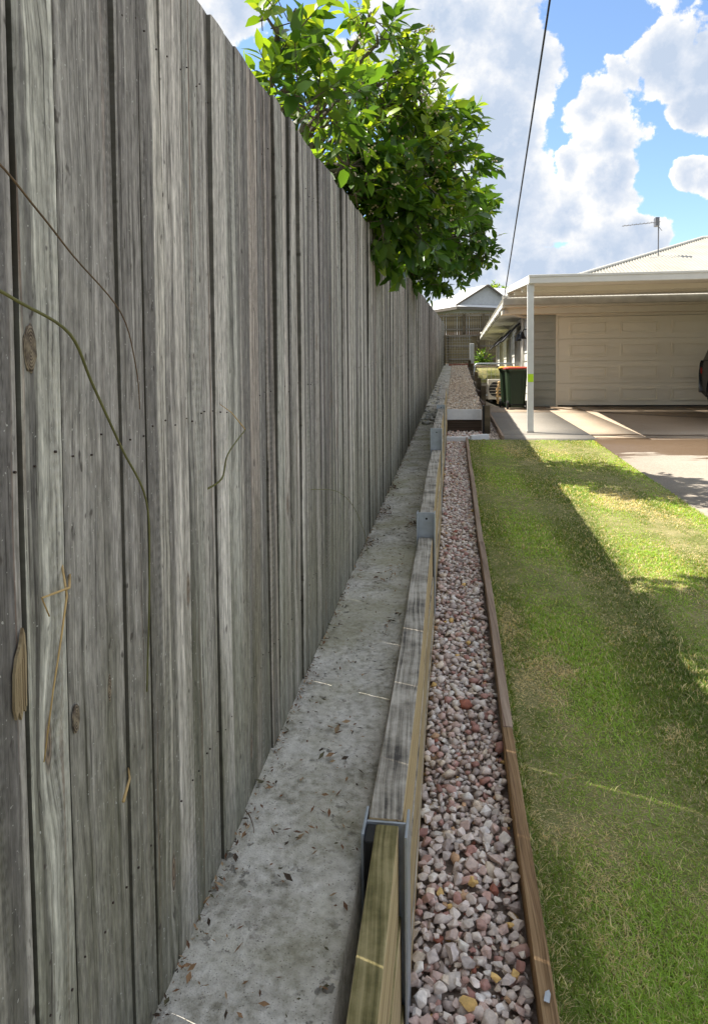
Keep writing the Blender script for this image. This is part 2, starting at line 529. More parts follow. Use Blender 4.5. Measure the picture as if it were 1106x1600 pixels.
def mat_concrete_strip():
    m, t, b = new_mat('rough_strip_concrete')
    p = t.coord('Object')
    a = t.noise(p, 7.0, 6, 0.65)
    c = t.noise(p, 45.0, 4, 0.6)
    d = t.noise(p, 260.0, 2)
    v = t.math('ADD', t.math('MULTIPLY', a, 0.55), t.math('MULTIPLY', c, 0.45))
    col = t.ramp(v, [(0.36, (.24, .225, .18)), (0.45, (.44, .42, .36)), (0.53, (.62, .595, .535)), (0.64, (.78, .76, .70))])
    y = t.sep(p)[1]
    moss = t.math('MULTIPLY', t.rng(t.noise(p, 3.0, 5, 0.6), 0.45, 0.62), t.rng(y, 1.0, 4.5, 0.3, 0.8))
    col = t.mix(moss, col, (.37, .35, .23))
    col = t.mix(t.rng(d, 0.63, 0.70, 0, 0.75), col, (.045, .035, .028))
    pm = t.math('MULTIPLY', t.rng(t.noise(p, 33.0, 3, 0.55), 0.60, 0.68, 0, 1, True), t.rng(t.noise(p, 5.0, 3), 0.46, 0.60))
    col = t.mix(t.math('MULTIPLY', pm, 0.7), col, (.07, .062, .05))
    dirt = t.math('MULTIPLY', t.rng(t.noise(p, 14.0, 6, 0.7), 0.50, 0.66, 0, 0.7), t.rng(t.noise(p, 90.0, 3, 0.6), 0.42, 0.62))
    col = t.mix(dirt, col, (.11, .085, .055))
    t.put(b, 'Base Color', col)
    b.inputs['Roughness'].default_value = 0.95
    b.inputs['Specular IOR Level'].default_value = 0.2
    t.put(b, 'Normal', t.bump(t.math('ADD', t.math('MULTIPLY', c, 0.8), t.math('SUBTRACT', t.math('MULTIPLY', d, 0.4), t.math('MULTIPLY', pm, 0.6))), 0.7, 0.008))
    return m


def mat_drive(name, base, base2, wet=True):
    m, t, b = new_mat(name)
    p = t.coord('Object')
    a = t.noise(p, 0.9, 6, 0.6)
    c = t.noise(p, 60.0, 3, 0.6)
    g = t.n('ShaderNodeTexVoronoi', {'Vector': p, 'Scale': 90.0}).outputs['Color']
    col = t.ramp(t.math('ADD', t.math('MULTIPLY', a, 0.6), t.math('MULTIPLY', c, 0.4)), [(0.33, base), (0.66, base2)])
    col = t.mix(0.22, col, t.mix(t.sep(g)[0], base, (.55, .50, .44)))
    rough = 0.9
    if wet:
        x, y, z = t.sep(p)[:3]
        wn = t.noise(t.comb(t.math('MULTIPLY', x, 0.55), t.math('MULTIPLY', y, 2.2), 0.0), 1.0, 5, 0.6)
        edge = t.math('MULTIPLY_ADD', t.math('SUBTRACT', wn, 0.5), 2.4, y)
        r1 = t.math('MULTIPLY', t.rng(edge, 9.0, 9.1), t.rng(edge, 10.95, 10.85))
        r2 = t.math('MULTIPLY', t.rng(edge, 16.3, 16.4), t.rng(x, 2.9, 3.2))
        arc = t.math('ABSOLUTE', t.math('SUBTRACT', t.vmath('DISTANCE', t.comb(x, y, 0.0), (6.6, 18.6, 0.0)), t.math('MULTIPLY_ADD', wn, 0.35, 4.6)))
        r3 = t.rng(arc, 0.09, 0.13, 1, 0)
        w = t.math('MAXIMUM', t.math('MAXIMUM', r1, r2), r3, clamp=True)
        w = t.math('MULTIPLY', w, t.rng(c, 0.3, 0.55, 0.75, 0.95))
        col = t.mix(w, col, (.085, .05, .025))
        rough = t.rng(w, 0, 1, 0.9, 0.45)
    t.put(b, 'Base Color', col)
    t.put(b, 'Roughness', rough)
    b.inputs['Specular IOR Level'].default_value = 0.25
    t.put(b, 'Normal', t.bump(c, 0.25, 0.004))
    return m


def mat_ground(name, c0, c1, scale=3.0):
    m, t, b = new_mat(name)
    p = t.coord('Object')
    a = t.noise(p, scale, 7, 0.65)
    t.put(b, 'Base Color', t.ramp(a, [(0.35, c0), (0.65, c1)]))
    b.inputs['Roughness'].default_value = 1.0
    b.inputs['Specular IOR Level'].default_value = 0.1
    t.put(b, 'Normal', t.bump(t.noise(p, scale * 25, 4), 0.6, 0.02))
    return m


def mat_tint(name, rough=0.85, grain=0.25, scale=90.0, transl=0.0, spec=0.3):
    """colour comes from the piece's own tint (vertex colour x object colour) with fine mottling"""
    m, t, b = new_mat(name)
    at = t.n('ShaderNodeAttribute', attribute_name='tint').outputs['Color']
    oc = t.n('ShaderNodeObjectInfo').outputs['Color']
    col = t.mix(1.0, at, oc, 'MULTIPLY')
    g = t.n('ShaderNodeNewGeometry').outputs['Position']
    nz = t.noise(g, scale, 4, 0.6)
    k = t.rng(nz, 0.3, 0.7, 1 - grain, 1 + grain)
    col = t.mix(1.0, col, t.comb(k, k, k), 'MULTIPLY')
    t.put(b, 'Base Color', col)
    b.inputs['Roughness'].default_value = rough
    b.inputs['Specular IOR Level'].default_value = spec
    if transl:
        out = next(n for n in t.N if n.type == 'OUTPUT_MATERIAL')
        tr = t.n('ShaderNodeBsdfTranslucent')
        t.put(tr, 'Color', t.mix(1.0, col, (2.2, 1.9, 0.7), 'MULTIPLY'))
        mx = t.n('ShaderNodeMixShader', {0: transl})
        t.L.new(b.outputs[0], mx.inputs[1])
        t.L.new(tr.outputs[0], mx.inputs[2])
        t.L.new(mx.outputs[0], out.inputs[0])
    elif grain:
        t.put(b, 'Normal', t.bump(nz, 0.25, 0.004))
    return m


M['roof'] = mat_roof()
M['strip'] = mat_concrete_strip()
M['drive'] = mat_drive('driveway_concrete', (.23, .20, .165), (.34, .305, .26))
M['slab'] = mat_drive('carport_concrete', (.34, .26, .185), (.45, .36, .27))
M['pathc'] = mat_drive('path_concrete', (.26, .24, .21), (.34, .315, .275), wet=False)
M['soil'] = mat_ground('garden_soil', (.05, .04, .028), (.12, .095, .065))
M['turf'] = mat_ground('turf_base', (.17, .19, .06), (.34, .30, .15), 6)
M['land'] = mat_ground('land', (.05, .06, .025), (.12, .11, .06), 0.6)
M['gravelbase'] = mat_ground('gravel_base', (.26, .20, .165), (.46, .38, .32), 60)
M['stone'] = mat_tint('crushed_stone', 0.85, 0.22, 70)
M['grass'] = mat_tint('grass_blades', 0.6, 0.0, transl=0.30, spec=0.25)
M['leaf'] = mat_tint('citrus_leaf', 0.36, 0.0, transl=0.42, spec=0.45)
M['litter'] = mat_tint('dry_leaf', 0.9, 0.2)


# ------------------------------------------------------------------ the lie of the land
def land():
    xs = np.concatenate([[-900, -300, -100, -40, -15], np.arange(-8, 17, 1.0), [25, 60, 150, 400, 900]])
    ys = np.concatenate([[-900, -300, -80, -25, -8], np.arange(-4, 46, 1.0), [60, 100, 250, 600, 1200]])
    X, Y = np.meshgrid(xs, ys)
    Z = -0.35 + S * np.clip(Y, -8, 31) + 2.0 * np.clip((Y - 32.3) / 1.5, 0, 1)
    Z = np.where(X > 0.2, np.minimum(Z, -0.35 + S * np.clip(Y, -8, 16) + np.clip((Y - 31) / 2, 0, 1) * 2.7), Z)
    V = np.stack([X, Y, Z], -1).reshape(-1, 3)
    n, k = len(ys), len(xs)
    F = [(j * k + i, j * k + i + 1, (j + 1) * k + i + 1, (j + 1) * k + i) for j in range(n - 1) for i in range(k - 1)]
    tag(link('ground', np_mesh('ground', V, F, M['land'], smooth=True)), kind='structure')


land()


def sheet(name, x0, x1, y0, y1, zf, mat, nx=2, ny=40, depth=0.25, rough=0.0, seed=0, parent=None, freq=6):
    """a slab with a bumpy top, given by zf(x, y), and skirts"""
    xs, ys = np.linspace(x0, x1, nx), np.linspace(y0, y1, ny)
    X, Y = np.meshgrid(xs, ys)
    Z = np.vectorize(zf)(X, Y) + rough * fbm(X * freq, Y * freq, seed)
    V = np.stack([X, Y, Z], -1).reshape(-1, 3).tolist()
    F = [(j * nx + i, j * nx + i + 1, (j + 1) * nx + i + 1, (j + 1) * nx + i) for j in range(ny - 1) for i in range(nx - 1)]
    ring = [i for i in range(nx)] + [j * nx + nx - 1 for j in range(1, ny)] + [(ny - 1) * nx + i for i in range(nx - 2, -1, -1)] + [j * nx for j in range(ny - 2, 0, -1)]
    o = len(V)
    V += [(V[i][0], V[i][1], V[i][2] - depth) for i in ring]
    n = len(ring)
    F += [(ring[k], o + k, o + (k + 1) % n, ring[(k + 1) % n]) for k in range(n)]
    ob = link(name, np_mesh(name, V, F, mat, smooth=True), parent)
    return ob


# concrete strip along the fence, gravel trench, lawn
tag(sheet('concrete_strip', -0.53, -0.205, -1.5, 12.0, lambda x, y: 0.374 + S * y + 0.012 * math.sin(y * 2.1) * (x + 0.3), M['strip'], 14, 420, 0.3, 0.010, 3, freq=9), kind='structure')
tag(sheet('rubble_bed', -0.53, -0.16, 12.0, 30.6, lambda x, y: 0.40 + S * y + (y - 12) * 0.004, M['strip'], 8, 160, 0.4, 0.03, 5, freq=5), kind='structure')
gravel = tag(sheet('gravel_path', -0.14, 0.20, -1.5, 10.6, lambda x, y: -0.012 + S * y, M['gravelbase'], 3, 30, 0.2), kind='structure')


def lawn_edge_x(y):
    return 0.212 - 0.0045 * (y - 1.5)


def drive_x(y):
    return 2.04 - 0.012 * (y - 3)


def build_lawn():
    ys = np.linspace(-2.0, 10.55, 60)
    V, F = [], []
    for j, y in enumerate(ys):
        for i in range(6):
            k = i / 5
            V.append((lawn_edge_x(y) * (1 - k) + drive_x(y) * k, y, 0.028 + S * y + 0.006 * math.sin(3 * y + 5 * k)))
    for j in range(len(ys) - 1):
        for i in range(5):
            F.append((j * 6 + i, j * 6 + i + 1, j * 6 + 7 + i, j * 6 + 6 + i))
    tag(link('lawn', np_mesh('lawn', V, F, M['turf'], smooth=True)), kind='structure')


build_lawn()


def slabz(y):
    return 0.562 + 0.025 * (y - 11.2) if y > 10.55 else 0.032 + S * y + (0.562 - 0.025 * 0.65 - 0.032 - S * 10.55) * max(0, (y - 7) / 3.55)


drv = bpy.data.objects.new('driveway', None)
COL.objects.link(drv)
tag(drv, kind='structure')


def panel(x0, x1, y0, y1, mat, zoff=0.0):
    ys = np.linspace(y0 + 0.006, y1 - 0.006, 6)
    V, F = [], []

    def xl(y):
        return (drive_x(y) + 0.012) if x0 is None else x0 + 0.006
    for y in ys:
        V += [(xl(y), y, slabz(y) + zoff), (x1 - 0.006, y, slabz(y) + zoff)]
    for y in ys:
        V += [(xl(y), y, slabz(y) - 0.12), (x1 - 0.006, y, slabz(y) - 0.12)]
    n = len(ys)
    for j in range(n - 1):
        a = 2 * j
        b_ = 2 * n + a
        F += [(a, a + 1, a + 3, a + 2), (b_ + 2, b_ + 3, b_ + 1, b_), (a + 2, b_ + 2, b_, a), (a + 1, b_ + 1, b_ + 3, a + 3)]
    F += [(0, 2 * n, 2 * n + 1, 1), (2 * n - 1, 4 * n - 1, 4 * n - 2, 2 * n - 2)]
    return link('slab', np_mesh('slab', V, F, mat), drv)


def build_drive():
    for y0, y1 in ((-2, 3.2), (3.2, 7.0), (7.0, 10.55)):
        panel(None, 5.6, y0, y1, M['drive'])
        panel(5.6, 9.6, y0, y1, M['drive'])
    rows = ((10.55, 11.05), (11.05, 15.4), (15.4, 17.14))
    cols = ((0.70, 2.02), (2.02, 2.75), (2.75, 5.0), (5.0, 7.3), (7.3, 9.6))
    for j, (y0, y1) in enumerate(rows):
        for i, (x0, x1) in enumerate(cols):
            panel(x0, x1, y0, y1, M['pathc'] if i == 0 and j < 2 else M['slab'], 0.0)
    base = MB().box(0.68, 9.62, 10.5, 17.18, 0.0, 0.38).box(2.06, 9.6, -2, 10.5, -0.3, -0.12)
    base.build('slab_base', M['soil'], drv)


build_drive()
path = bpy.data.objects.new('side_path', None)
COL.objects.link(path)
tag(path, kind='structure')
for k in range(4):
    y0, y1 = 17.15 + k * 1.22, 17.15 + (k + 1) * 1.22
    MB().add([(x, y, z) for z in (0.3, None) for x, y in ((0.70, y0 + .005), (1.69, y0 + .005), (1.69, y1 - .005), (0.70, y1 - .005)) for z in ((0.3,) if z else (0.715 + 0.012 * (y - 17.15),))],
             [(3, 2, 1, 0), (4, 5, 6, 7), (0, 1, 5, 4), (1, 2, 6, 5), (2, 3, 7, 6), (3, 0, 4, 7)]).build('slab', M['pathc'], path)
MB().sbox(0.662, 0.697, 10.55, 20, -0.2 + 0.3, 0.315, 0.026).build('kerb', M['edging_old'], path, 0.004)
tag(sheet('gravel_margin', 0.40, 0.66, 10.65, 22, lambda x, y: 0.50 + 0.02 * (y - 10.6), M['gravelbase'], 3, 12, 0.2), kind='structure')


# ------------------------------------------------------------------ paling fence on the left
def fence_x(y):
    return -0.505 + 0.0012 * y


def paling_mesh(seed, w):
    """one sawn board: bowed, slightly cupped, with nicked edges; origin at its foot"""
    rr = random.Random(seed)
    n = 13
    H = 1.83
    vs, fs = [], []
    bow, ph = rr.uniform(-.0022, .0022), rr.uniform(0, 6)
    for i in range(n):
        z = H * i / (n - 1)
        dx = bow * math.sin(math.pi * i / (n - 1)) * 1.4 + 0.0008 * math.sin(z * 5 + ph)
        dy = 0.0016 * math.sin(z * 2.3 + ph) + rr.uniform(-.0007, .0007)
        e = 0.0016
        h = w / 2
        for px, py in ((0, -h + e), (0.0009, 0), (0, h - e), (-e, h), (-.015, h), (-.015, -h), (-e, -h)):
            vs.append((px + dx, py + dy, z))
    k = 7
    for i in range(n - 1):
        for j in range(k):
            fs.append((i * k + j, i * k + (j + 1) % k, (i + 1) * k + (j + 1) % k, (i + 1) * k + j))
    fs.append(tuple(range(k))[::-1])
    fs.append(tuple(range((n - 1) * k, n * k)))
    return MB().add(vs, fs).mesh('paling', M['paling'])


def build_fence():
    fence = thing('paling_fence', 'tall weathered grey timber paling fence running along the left side', 'fence', (-0.505, 1.5, 0.43))
    inv = Matrix.Translation((0.505, -1.5, -0.43))
    widths = (0.068, 0.077, 0.084, 0.092)
    protos = [[paling_mesh(s * 10 + i, w) for s in range(4)] for i, w in enumerate(widths)]
    y = -0.35
    k = 0
    boards = []
    rr = random.Random(5)
    far = MB()
    while y < 30.6:
        wi = rr.choice((0, 1, 1, 2, 2, 3))
        w = widths[wi]
        gap = rr.choice((0.0008, 0.001, 0.001, 0.0008, 0.001, 0.0013, 0.0018))
        if k < 22:
            gap = {13: .004, 14: .006, 15: .0055, 17: .001, 18: .006, 20: .001, 21: .004}.get(k, .0008)
        yc = y + w / 2
        dxx = (0.0, -0.003, 0.002, -0.006, 0.001, -0.002)[rr.randrange(6)] + rr.uniform(-.001, .001)
        me = rr.choice(protos[wi])
        z = 0.374 + S * yc - 0.025 + rr.uniform(-.006, .004)
        if k < 297:
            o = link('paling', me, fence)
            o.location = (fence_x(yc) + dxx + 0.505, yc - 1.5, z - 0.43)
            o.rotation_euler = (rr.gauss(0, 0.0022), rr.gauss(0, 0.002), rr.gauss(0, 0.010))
            boards.append((yc, w, o))
        else:
            far.box(fence_x(yc) - .015 + dxx, fence_x(yc) + dxx, y, y + w, z, z + 1.83)
        if gap > 0.0035 and (k < 24 or k % 3):
            bkp = link('gap_blocker', protos[3][k % 4], fence)  # added board behind a wide gap, stops sun slits and deepens its shade
            bkp.location = (fence_x(yc) - 0.0235 + 0.505, y + w + gap / 2 + (0.026 if k < 24 else 0.03) - 1.5, z - 0.418)
        y += w + gap
        k += 1
    if far.v:
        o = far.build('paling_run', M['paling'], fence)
        o.matrix_local = inv
        o['kind'] = 'stuff'
    nails = MB()
    for (yc, w, o) in boards[:120]:
        for zz in (0.285, 0.985, 1.635):
            for q in (-.3, .32):
                yy = yc + q * w + rr.uniform(-.004, .004)
                z = 0.374 + S * yc + zz + rr.uniform(-.012, .012)
                x = o.location.x - 0.505 + 0.0005
                r_ = rr.uniform(.0012, .0018)
                nails.tube([(x - .002, yy, z), (x + .0009, yy, z)], r_, 6)
    o = nails.build('nails', M['rust'], fence)
    o.matrix_local = inv
    o['kind'] = 'stuff'
    for zz in (0.25, 0.95, 1.60):
        o = MB().sbox(-0.575, -0.535, -0.6, 30.6, 0.37 + zz, 0.37 + zz + 0.075).build('rail', M['rail'], fence)
        o.matrix_local = inv
    for i in range(13):
        yy = -0.4 + i * 2.5
        o = MB().box(-0.68, -0.58, yy, yy + 0.1, S * yy - 0.2, S * yy + 2.05).build('post', M['dark_post'], fence)
        o.matrix_local = inv
    return fence, boards


fence, boards = build_fence()


def nearest_board(y):
    return min(boards, key=lambda b_: abs(b_[0] - y))


def oval_knot(y, z, ry, rz, mat, split=False):
    """a raised knot on a paling: rings of a flat dome"""
    yc, w, o = nearest_board(y)
    vs, fs = [], []
    n = 18
    rr = random.Random(int(y * 100))
    jit = [rr.uniform(.88, 1.1) for _ in range(n)]
    for j, (s, h) in enumerate(((1.0, -0.0012), (0.93, .0004), (0.62, .0007), (0.45, .0003), (0.2, .0006))):
        for k in range(n):
            a = 2 * math.pi * k / n
            vs.append((h, ry * s * math.cos(a) * jit[k], rz * s * math.sin(a) * jit[k]))
    for j in range(4):
        for k in range(n):
            fs.append((j * n + k, j * n + (k + 1) % n, (j + 1) * n + (k + 1) % n, (j + 1) * n + k))
    fs.append(tuple(range(4 * n, 5 * n)))
    kn = MB().add(vs, fs).build('knot', mat, o, smooth=True)
    kn.location = (0.0004, max(-w / 2 + ry * 1.05, min(w / 2 - ry * 1.05, y - yc)), z - (o.location.z + 0.43))
    return kn


def mat_knot():
    m, t, b = new_mat('knot_wood')
    x, y, z = t.sep(t.coord('Object'))[:3]
    nz = t.noise(t.coord('Object'), 90.0, 3)
    r_ = t.math('SQRT', t.math('ADD', t.math('POWER', t.math('MULTIPLY', y, 2.4), 2.0), t.math('POWER', z, 2.0)))
    rings = t.math('SINE', t.math('MULTIPLY_ADD', nz, 3.0, t.math('MULTIPLY', r_, 1500.0)))
    v = t.math('MULTIPLY_ADD', rings, 0.16, nz)
    col = t.ramp(v, [(0.25, (.05, .035, .025)), (0.5, (.17, .135, .10)), (0.75, (.30, .25, .17))])
    t.put(b, 'Base Color', col)
    b.inputs['Roughness'].default_value = 0.9
    t.put(b, 'Normal', t.bump(v, 0.6, 0.002))
    return m


M['knotwood'] = mat_knot()
oval_knot(0.79, 1.535, 0.013, 0.030, M['knotwood'])
oval_knot(0.873, 1.04, 0.009, 0.020, M['knotwood'])
oval_knot(0.978, 1.036, 0.006, 0.022, M['knotwood'])


def torn_sliver(y, z):
    yc, w, o = nearest_board(y)
    rr = random.Random(3)
    mb = MB()
    edge = [(-.013, -.034), (-.009, -.048), (-.005, -.040), (.000, -.052), (.004, -.041), (.009, -.046), (.012, -.02), (.0135, .018), (.0115, .046), (.008, .055), (.002, .036), (-.006, .024), (-.011, .006)]
    mb.prism(edge, 'x', -0.003, 0.0006)
    for q in range(5):
        u = -.009 + q * .0042
        mb.box(0.0004, 0.0009 + rr.uniform(0, .0005), u, u + rr.uniform(.0012, .003), -.034 - rr.uniform(0, .010), .002 + q * .008 + rr.uniform(-.008, .004))
    p = mb.build('torn_wood', M['fresh_wood'], o)
    p.location = (0.0024, (y - yc), z - (o.location.z + 0.43))
    p['label'] = 'fresh yellow torn wood where the board has split'


torn_sliver(0.755, 1.15)


# long grass stalks poking through the fence
def stalk(pts, rad, mat, label, name='grass_stalk', flat=True):
    mb = MB()
    n = len(pts)
    # smooth the polyline
    P = [Vector(p) for p in pts]
    out = []
    for i in range(n - 1):
        p0, p1, p2, p3 = P[max(i - 1, 0)], P[i], P[i + 1], P[min(i + 2, n - 1)]
        if mat is M['straw']:
            out.append(p1)
            continue
        for q in range(6):
            t_ = q / 6
            out.append(0.5 * ((2 * p1) + (-p0 + p2) * t_ + (2 * p0 - 5 * p1 + 4 * p2 - p3) * t_ ** 2 + (-p0 + 3 * p1 - 3 * p2 + p3) * t_ ** 3))
    out.append(P[-1])
    r = [rad * 0.95 * (1 - 0.45 * i / (len(out) - 1)) for i in range(len(out))]
    mb.tube(out, r, 6)
    o = mb.build(name, mat, smooth=True)
    return tag(o, label, 'grass stalk')


stalk([(-.515, .60, 1.60), (-.475, .66, 1.595), (-.463, .71, 1.580), (-.475, .829, 1.553), (-.485, .90, 1.49), (-.49, .99, 1.394), (-.492, 1.075, 1.30), (-.495, 1.088, 1.174), (-.498, 1.076, .987)], .0026, M['stalk'], 'long green and brown grass stalk slanting across the fence boards')
stalk([(-.515, .60, 1.76), (-.475, .672, 1.733), (-.48, .775, 1.693), (-.485, .859, 1.655), (-.49, .999, 1.593), (-.495, 1.055, 1.513), (-.498, 1.072, 1.447)], .0016, M['stalk_brown'], 'thin brown grass stalk on the fence above the green one')
stalk([(-.516, 1.40, 1.262), (-.485, 1.426, 1.284), (-.478, 1.448, 1.333), (-.473, 1.559, 1.376)], .0026, M['stalk'], 'short bent green grass blade poking from the middle of the fence')
stalk([(-.473, 1.559, 1.377), (-.482, 1.49, 1.419), (-.492, 1.444, 1.439)], .0014, M['straw'], 'dry straw tip above the bent green grass blade')
stalk([(-.513, .86, 1.26), (-.488, .829, 1.223), (-.487, .811, 1.172), (-.487, .791, 1.116), (-.497, .784, 1.031)], .0017, M['straw'], 'dry yellow straw hanging down the fence near the torn wood')
stalk([(-.513, .88, 1.236), (-.488, .835, 1.231), (-.482, .765, 1.24), (-.488, .789, 1.21)], .0020, M['straw'], 'folded dry straw tip sticking out of the fence')
stalk([(-.482, .955, .878), (-.492, .997, .888), (-.512, 1.033, .884)], .0024, M['straw'], 'short dry straw stub low on the fence')
stalk([(-.515, 2.38, 1.10), (-.495, 2.45, 1.095), (-.44, 2.62, 1.06), (-.40, 2.75, .98), (-.37, 2.84, .86), (-.36, 2.88, .76)], .0016, M['stalk'], 'thin arching grass stalk leaning out of the fence over the concrete')


# ------------------------------------------------------------------ retaining wall: sleepers in steel H posts
def wall_x(y):
    return -0.113 - 0.003 * (y - 1.5)


def build_wall():
    wall = thing('retaining_wall', 'low stepped timber sleeper retaining wall with galvanised steel posts beside the gravel', 'retaining wall', (-0.15, 1.5, 0.0))
    inv = Matrix.Translation((0.15, -1.5, 0.0))
    posts = [1.52, 3.83, 6.15, 8.45]
    # panel: y0, y1, top at y0, thickness
    panels = [(-0.9, 1.505, 0.408, 0.050), (1.53, 3.815, 0.512, 0.075), (3.845, 6.135, 0.735, 0.075), (6.165, 8.435, 0.985, 0.075), (8.465, 11.72, 1.115, 0.075)]
    for i, (y0, y1, top, th) in enumerate(panels):
        for c in range(4):
            z1 = top - c * 0.202
            if z1 - 0.2 < 0.02 + S * y0 - 0.45:
                break
            xr0, xr1 = wall_x(y0), wall_x(y1)
            if i == 0:
                xr0, xr1 = xr0 - 0.005, xr1 - 0.005
            jit = 0.004 * ((c * 7 + i * 3) % 3 - 1)
            sl = 0.047 if i else 0.0455
            L = y1 - y0
            vs = []
            ny = 14
            for j in range(ny):
                y = y0 + L * j / (ny - 1)
                xr = xr0 + (xr1 - xr0) * j / (ny - 1) + jit + 0.0025 * math.sin(y * 3 + c + i)
                za = z1 - 0.2 + sl * (y - y0)
                zb = z1 + sl * (y - y0) + 0.0025 * math.sin(y * 4.1 + i)
                vs += [(xr - th, y, za), (xr, y, za), (xr, y, zb), (xr - th, y, zb)]
            fs = [(j * 4 + a, j * 4 + (a + 1) % 4, j * 4 + 4 + (a + 1) % 4, j * 4 + 4 + a) for j in range(ny - 1) for a in range(4)]
            fs += [(3, 2, 1, 0), tuple(range((ny - 1) * 4, ny * 4))]
            o = MB().add(vs, fs).build('sleeper', M['sleeper_moss'] if i == 0 else M['sleeper'], wall, 0.004, 2)
            o.matrix_local = inv
    for i, y in enumerate(posts):
        xr = wall_x(y)
        zt = (0.515, 0.752, 1.03, 1.135)[i]
        zb = S * y - 0.5
        w0, w1 = xr - 0.084, xr + 0.003
        mb = MB()
        fl = 0.05
        mb.box(w0 - 0.006, w0, y - fl, y + fl, zb, zt)
        mb.box(w1, w1 + 0.006, y - fl, y + fl, zb, zt)
        mb.box(w0, w1, y - 0.003, y + 0.003, zb, zt - 0.001)
        o = mb.build('steel_post', M['galv'], wall, 0.001)
        o.matrix_local = inv
        if i > 0:
            h = MB().tube([(xr - 0.038, y - 0.0036, zt - 0.035), (xr - 0.038, y - 0.0028, zt - 0.035)], 0.006, 10).build('bolt_hole', M['black_plastic'], wall)
            h.matrix_local = inv
        if i == 0:
            pk = MB().box(w0 + 0.001, xr - 0.005 - 0.0515, y - 0.062, y - 0.004, zb, zt - 0.006).build('packer', M['black_plastic'], wall, 0.004, 2)
            pk.matrix_local = inv
    ec = MB().box(wall_x(11) - 0.10, wall_x(11) - 0.078, 10.2, 10.5, 0.9, 1.11).build('end_block', M['dark_timber'], wall, 0.004)
    ec.matrix_local = inv
    return wall


build_wall()


# timber edging between gravel and lawn
def build_edging():
    e = thing('lawn_edging', 'thin brown timber edging board between the gravel path and the lawn', 'edging', (0.19, 1.5, 0.1))
    inv = Matrix.Translation((-0.19, -1.5, -0.1))
    cuts = [-1.2, 2.62, 5.05, 7.5, 10.5]
    for i in range(4):
        y0, y1 = cuts[i] + 0.003, cuts[i + 1] - 0.003
        vs = []
        ny = 16
        for j in range(ny):
            y = y0 + (y1 - y0) * j / (ny - 1)
            x1 = lawn_edge_x(y) + 0.003 * math.sin(y * 1.7 + i) + (0.002 if i % 2 else 0)
            zt = 0.073 + S * y + 0.003 * math.sin(y * 2.6)
            vs += [(x1 - 0.036, y, zt - 0.17), (x1, y, zt - 0.17), (x1, y, zt), (x1 - 0.036, y, zt)]
        fs = [(j * 4 + a, j * 4 + (a + 1) % 4, j * 4 + 4 + (a + 1) % 4, j * 4 + 4 + a) for j in range(ny - 1) for a in range(4)]
        fs += [(3, 2, 1, 0), tuple(range((ny - 1) * 4, ny * 4))]
        o = MB().add(vs, fs).build('edging_board', M['edging'] if i == 0 else M['edging_old'], e, 0.004, 2)
        o.matrix_local = inv
    # small arrow-shaped metal tag
    y = 1.525
    t_ = MB().prism([(-.006, -.014), (.006, -.016), (.006, .008), (.001, .018), (-.006, .010)], 'z', 0, 0.0016).build('timber_tag', M['galv'], e)
    t_.matrix_local = inv @ Matrix.Translation((lawn_edge_x(y) - 0.018, y, 0.0755 + S * y + 0.0024)) @ Matrix.Rotation(-0.25, 4, 'Z')


build_edging()


# ------------------------------------------------------------------ gravel
def stone_mesh(seed, npts, bevel):
    rr = random.Random(seed)
    bm = bmesh.new()
    sx, sy, sz = rr.uniform(.9, 1.25), rr.uniform(.75, 1.0), rr.uniform(.55, .8)
    for i in range(npts):
        v = Vector((rr.gauss(0, 1), rr.gauss(0, 1), rr.gauss(0, 1))).normalized()
        k = rr.uniform(.70, 1.0)
        # a few flats, like crushed rock
        bm.verts.new((max(-.8, min(.82, v.x * k)) * sx * .5, v.y * k * sy * .5, max(-.78, min(.74, v.z * k)) * sz * .5))
    r = bmesh.ops.convex_hull(bm, input=bm.verts)
    bmesh.ops.delete(bm, geom=[g for g in r['geom_interior'] if isinstance(g, bmesh.types.BMVert)], context='VERTS')
    bmesh.ops.dissolve_limit(bm, angle_limit=0.22, verts=bm.verts, edges=bm.edges)
    if bevel:
        bmesh.ops.bevel(bm, geom=list(bm.edges), offset=0.028, segments=1, profile=0.6, affect='EDGES', clamp_overlap=True)
    bmesh.ops.triangulate(bm, faces=bm.faces)
    me = bpy.data.meshes.new('stone')
    if bevel:
        pass
    bm.to_mesh(me)
    bm.free()
    at = me.color_attributes.new('tint', 'FLOAT_COLOR', 'POINT')
    at.data.foreach_set('color', np.ones(len(me.vertices) * 4, np.float32))
    me.materials.append(M['stone'])
    return me


STONES = [stone_mesh(s, 13, True) for s in range(14)]
STONES_LO = []
for s in range(14):
    me = stone_mesh(s, 12, False)
    V = np.array([v.co[:] for v in me.vertices])
    F = np.array([p.vertices[:] for p in me.polygons])
    STONES_LO.append((V, F))
PAL = [(.47, .43, .40), (.54, .51, .48), (.40, .37, .36), (.46, .36, .33), (.40, .27, .24), (.30, .17, .15), (.36, .22, .20), (.50, .45, .38), (.33, .29, .28), (.58, .56, .53), (.44, .30, .19), (.27, .11, .08), (.52, .37, .15), (.42, .35, .32), (.50, .46, .44)]
PW = [14, 15, 11, 10, 6, 2.5, 4, 8, 8, 12, 2.5, 1.2, 1.2, 10, 13]


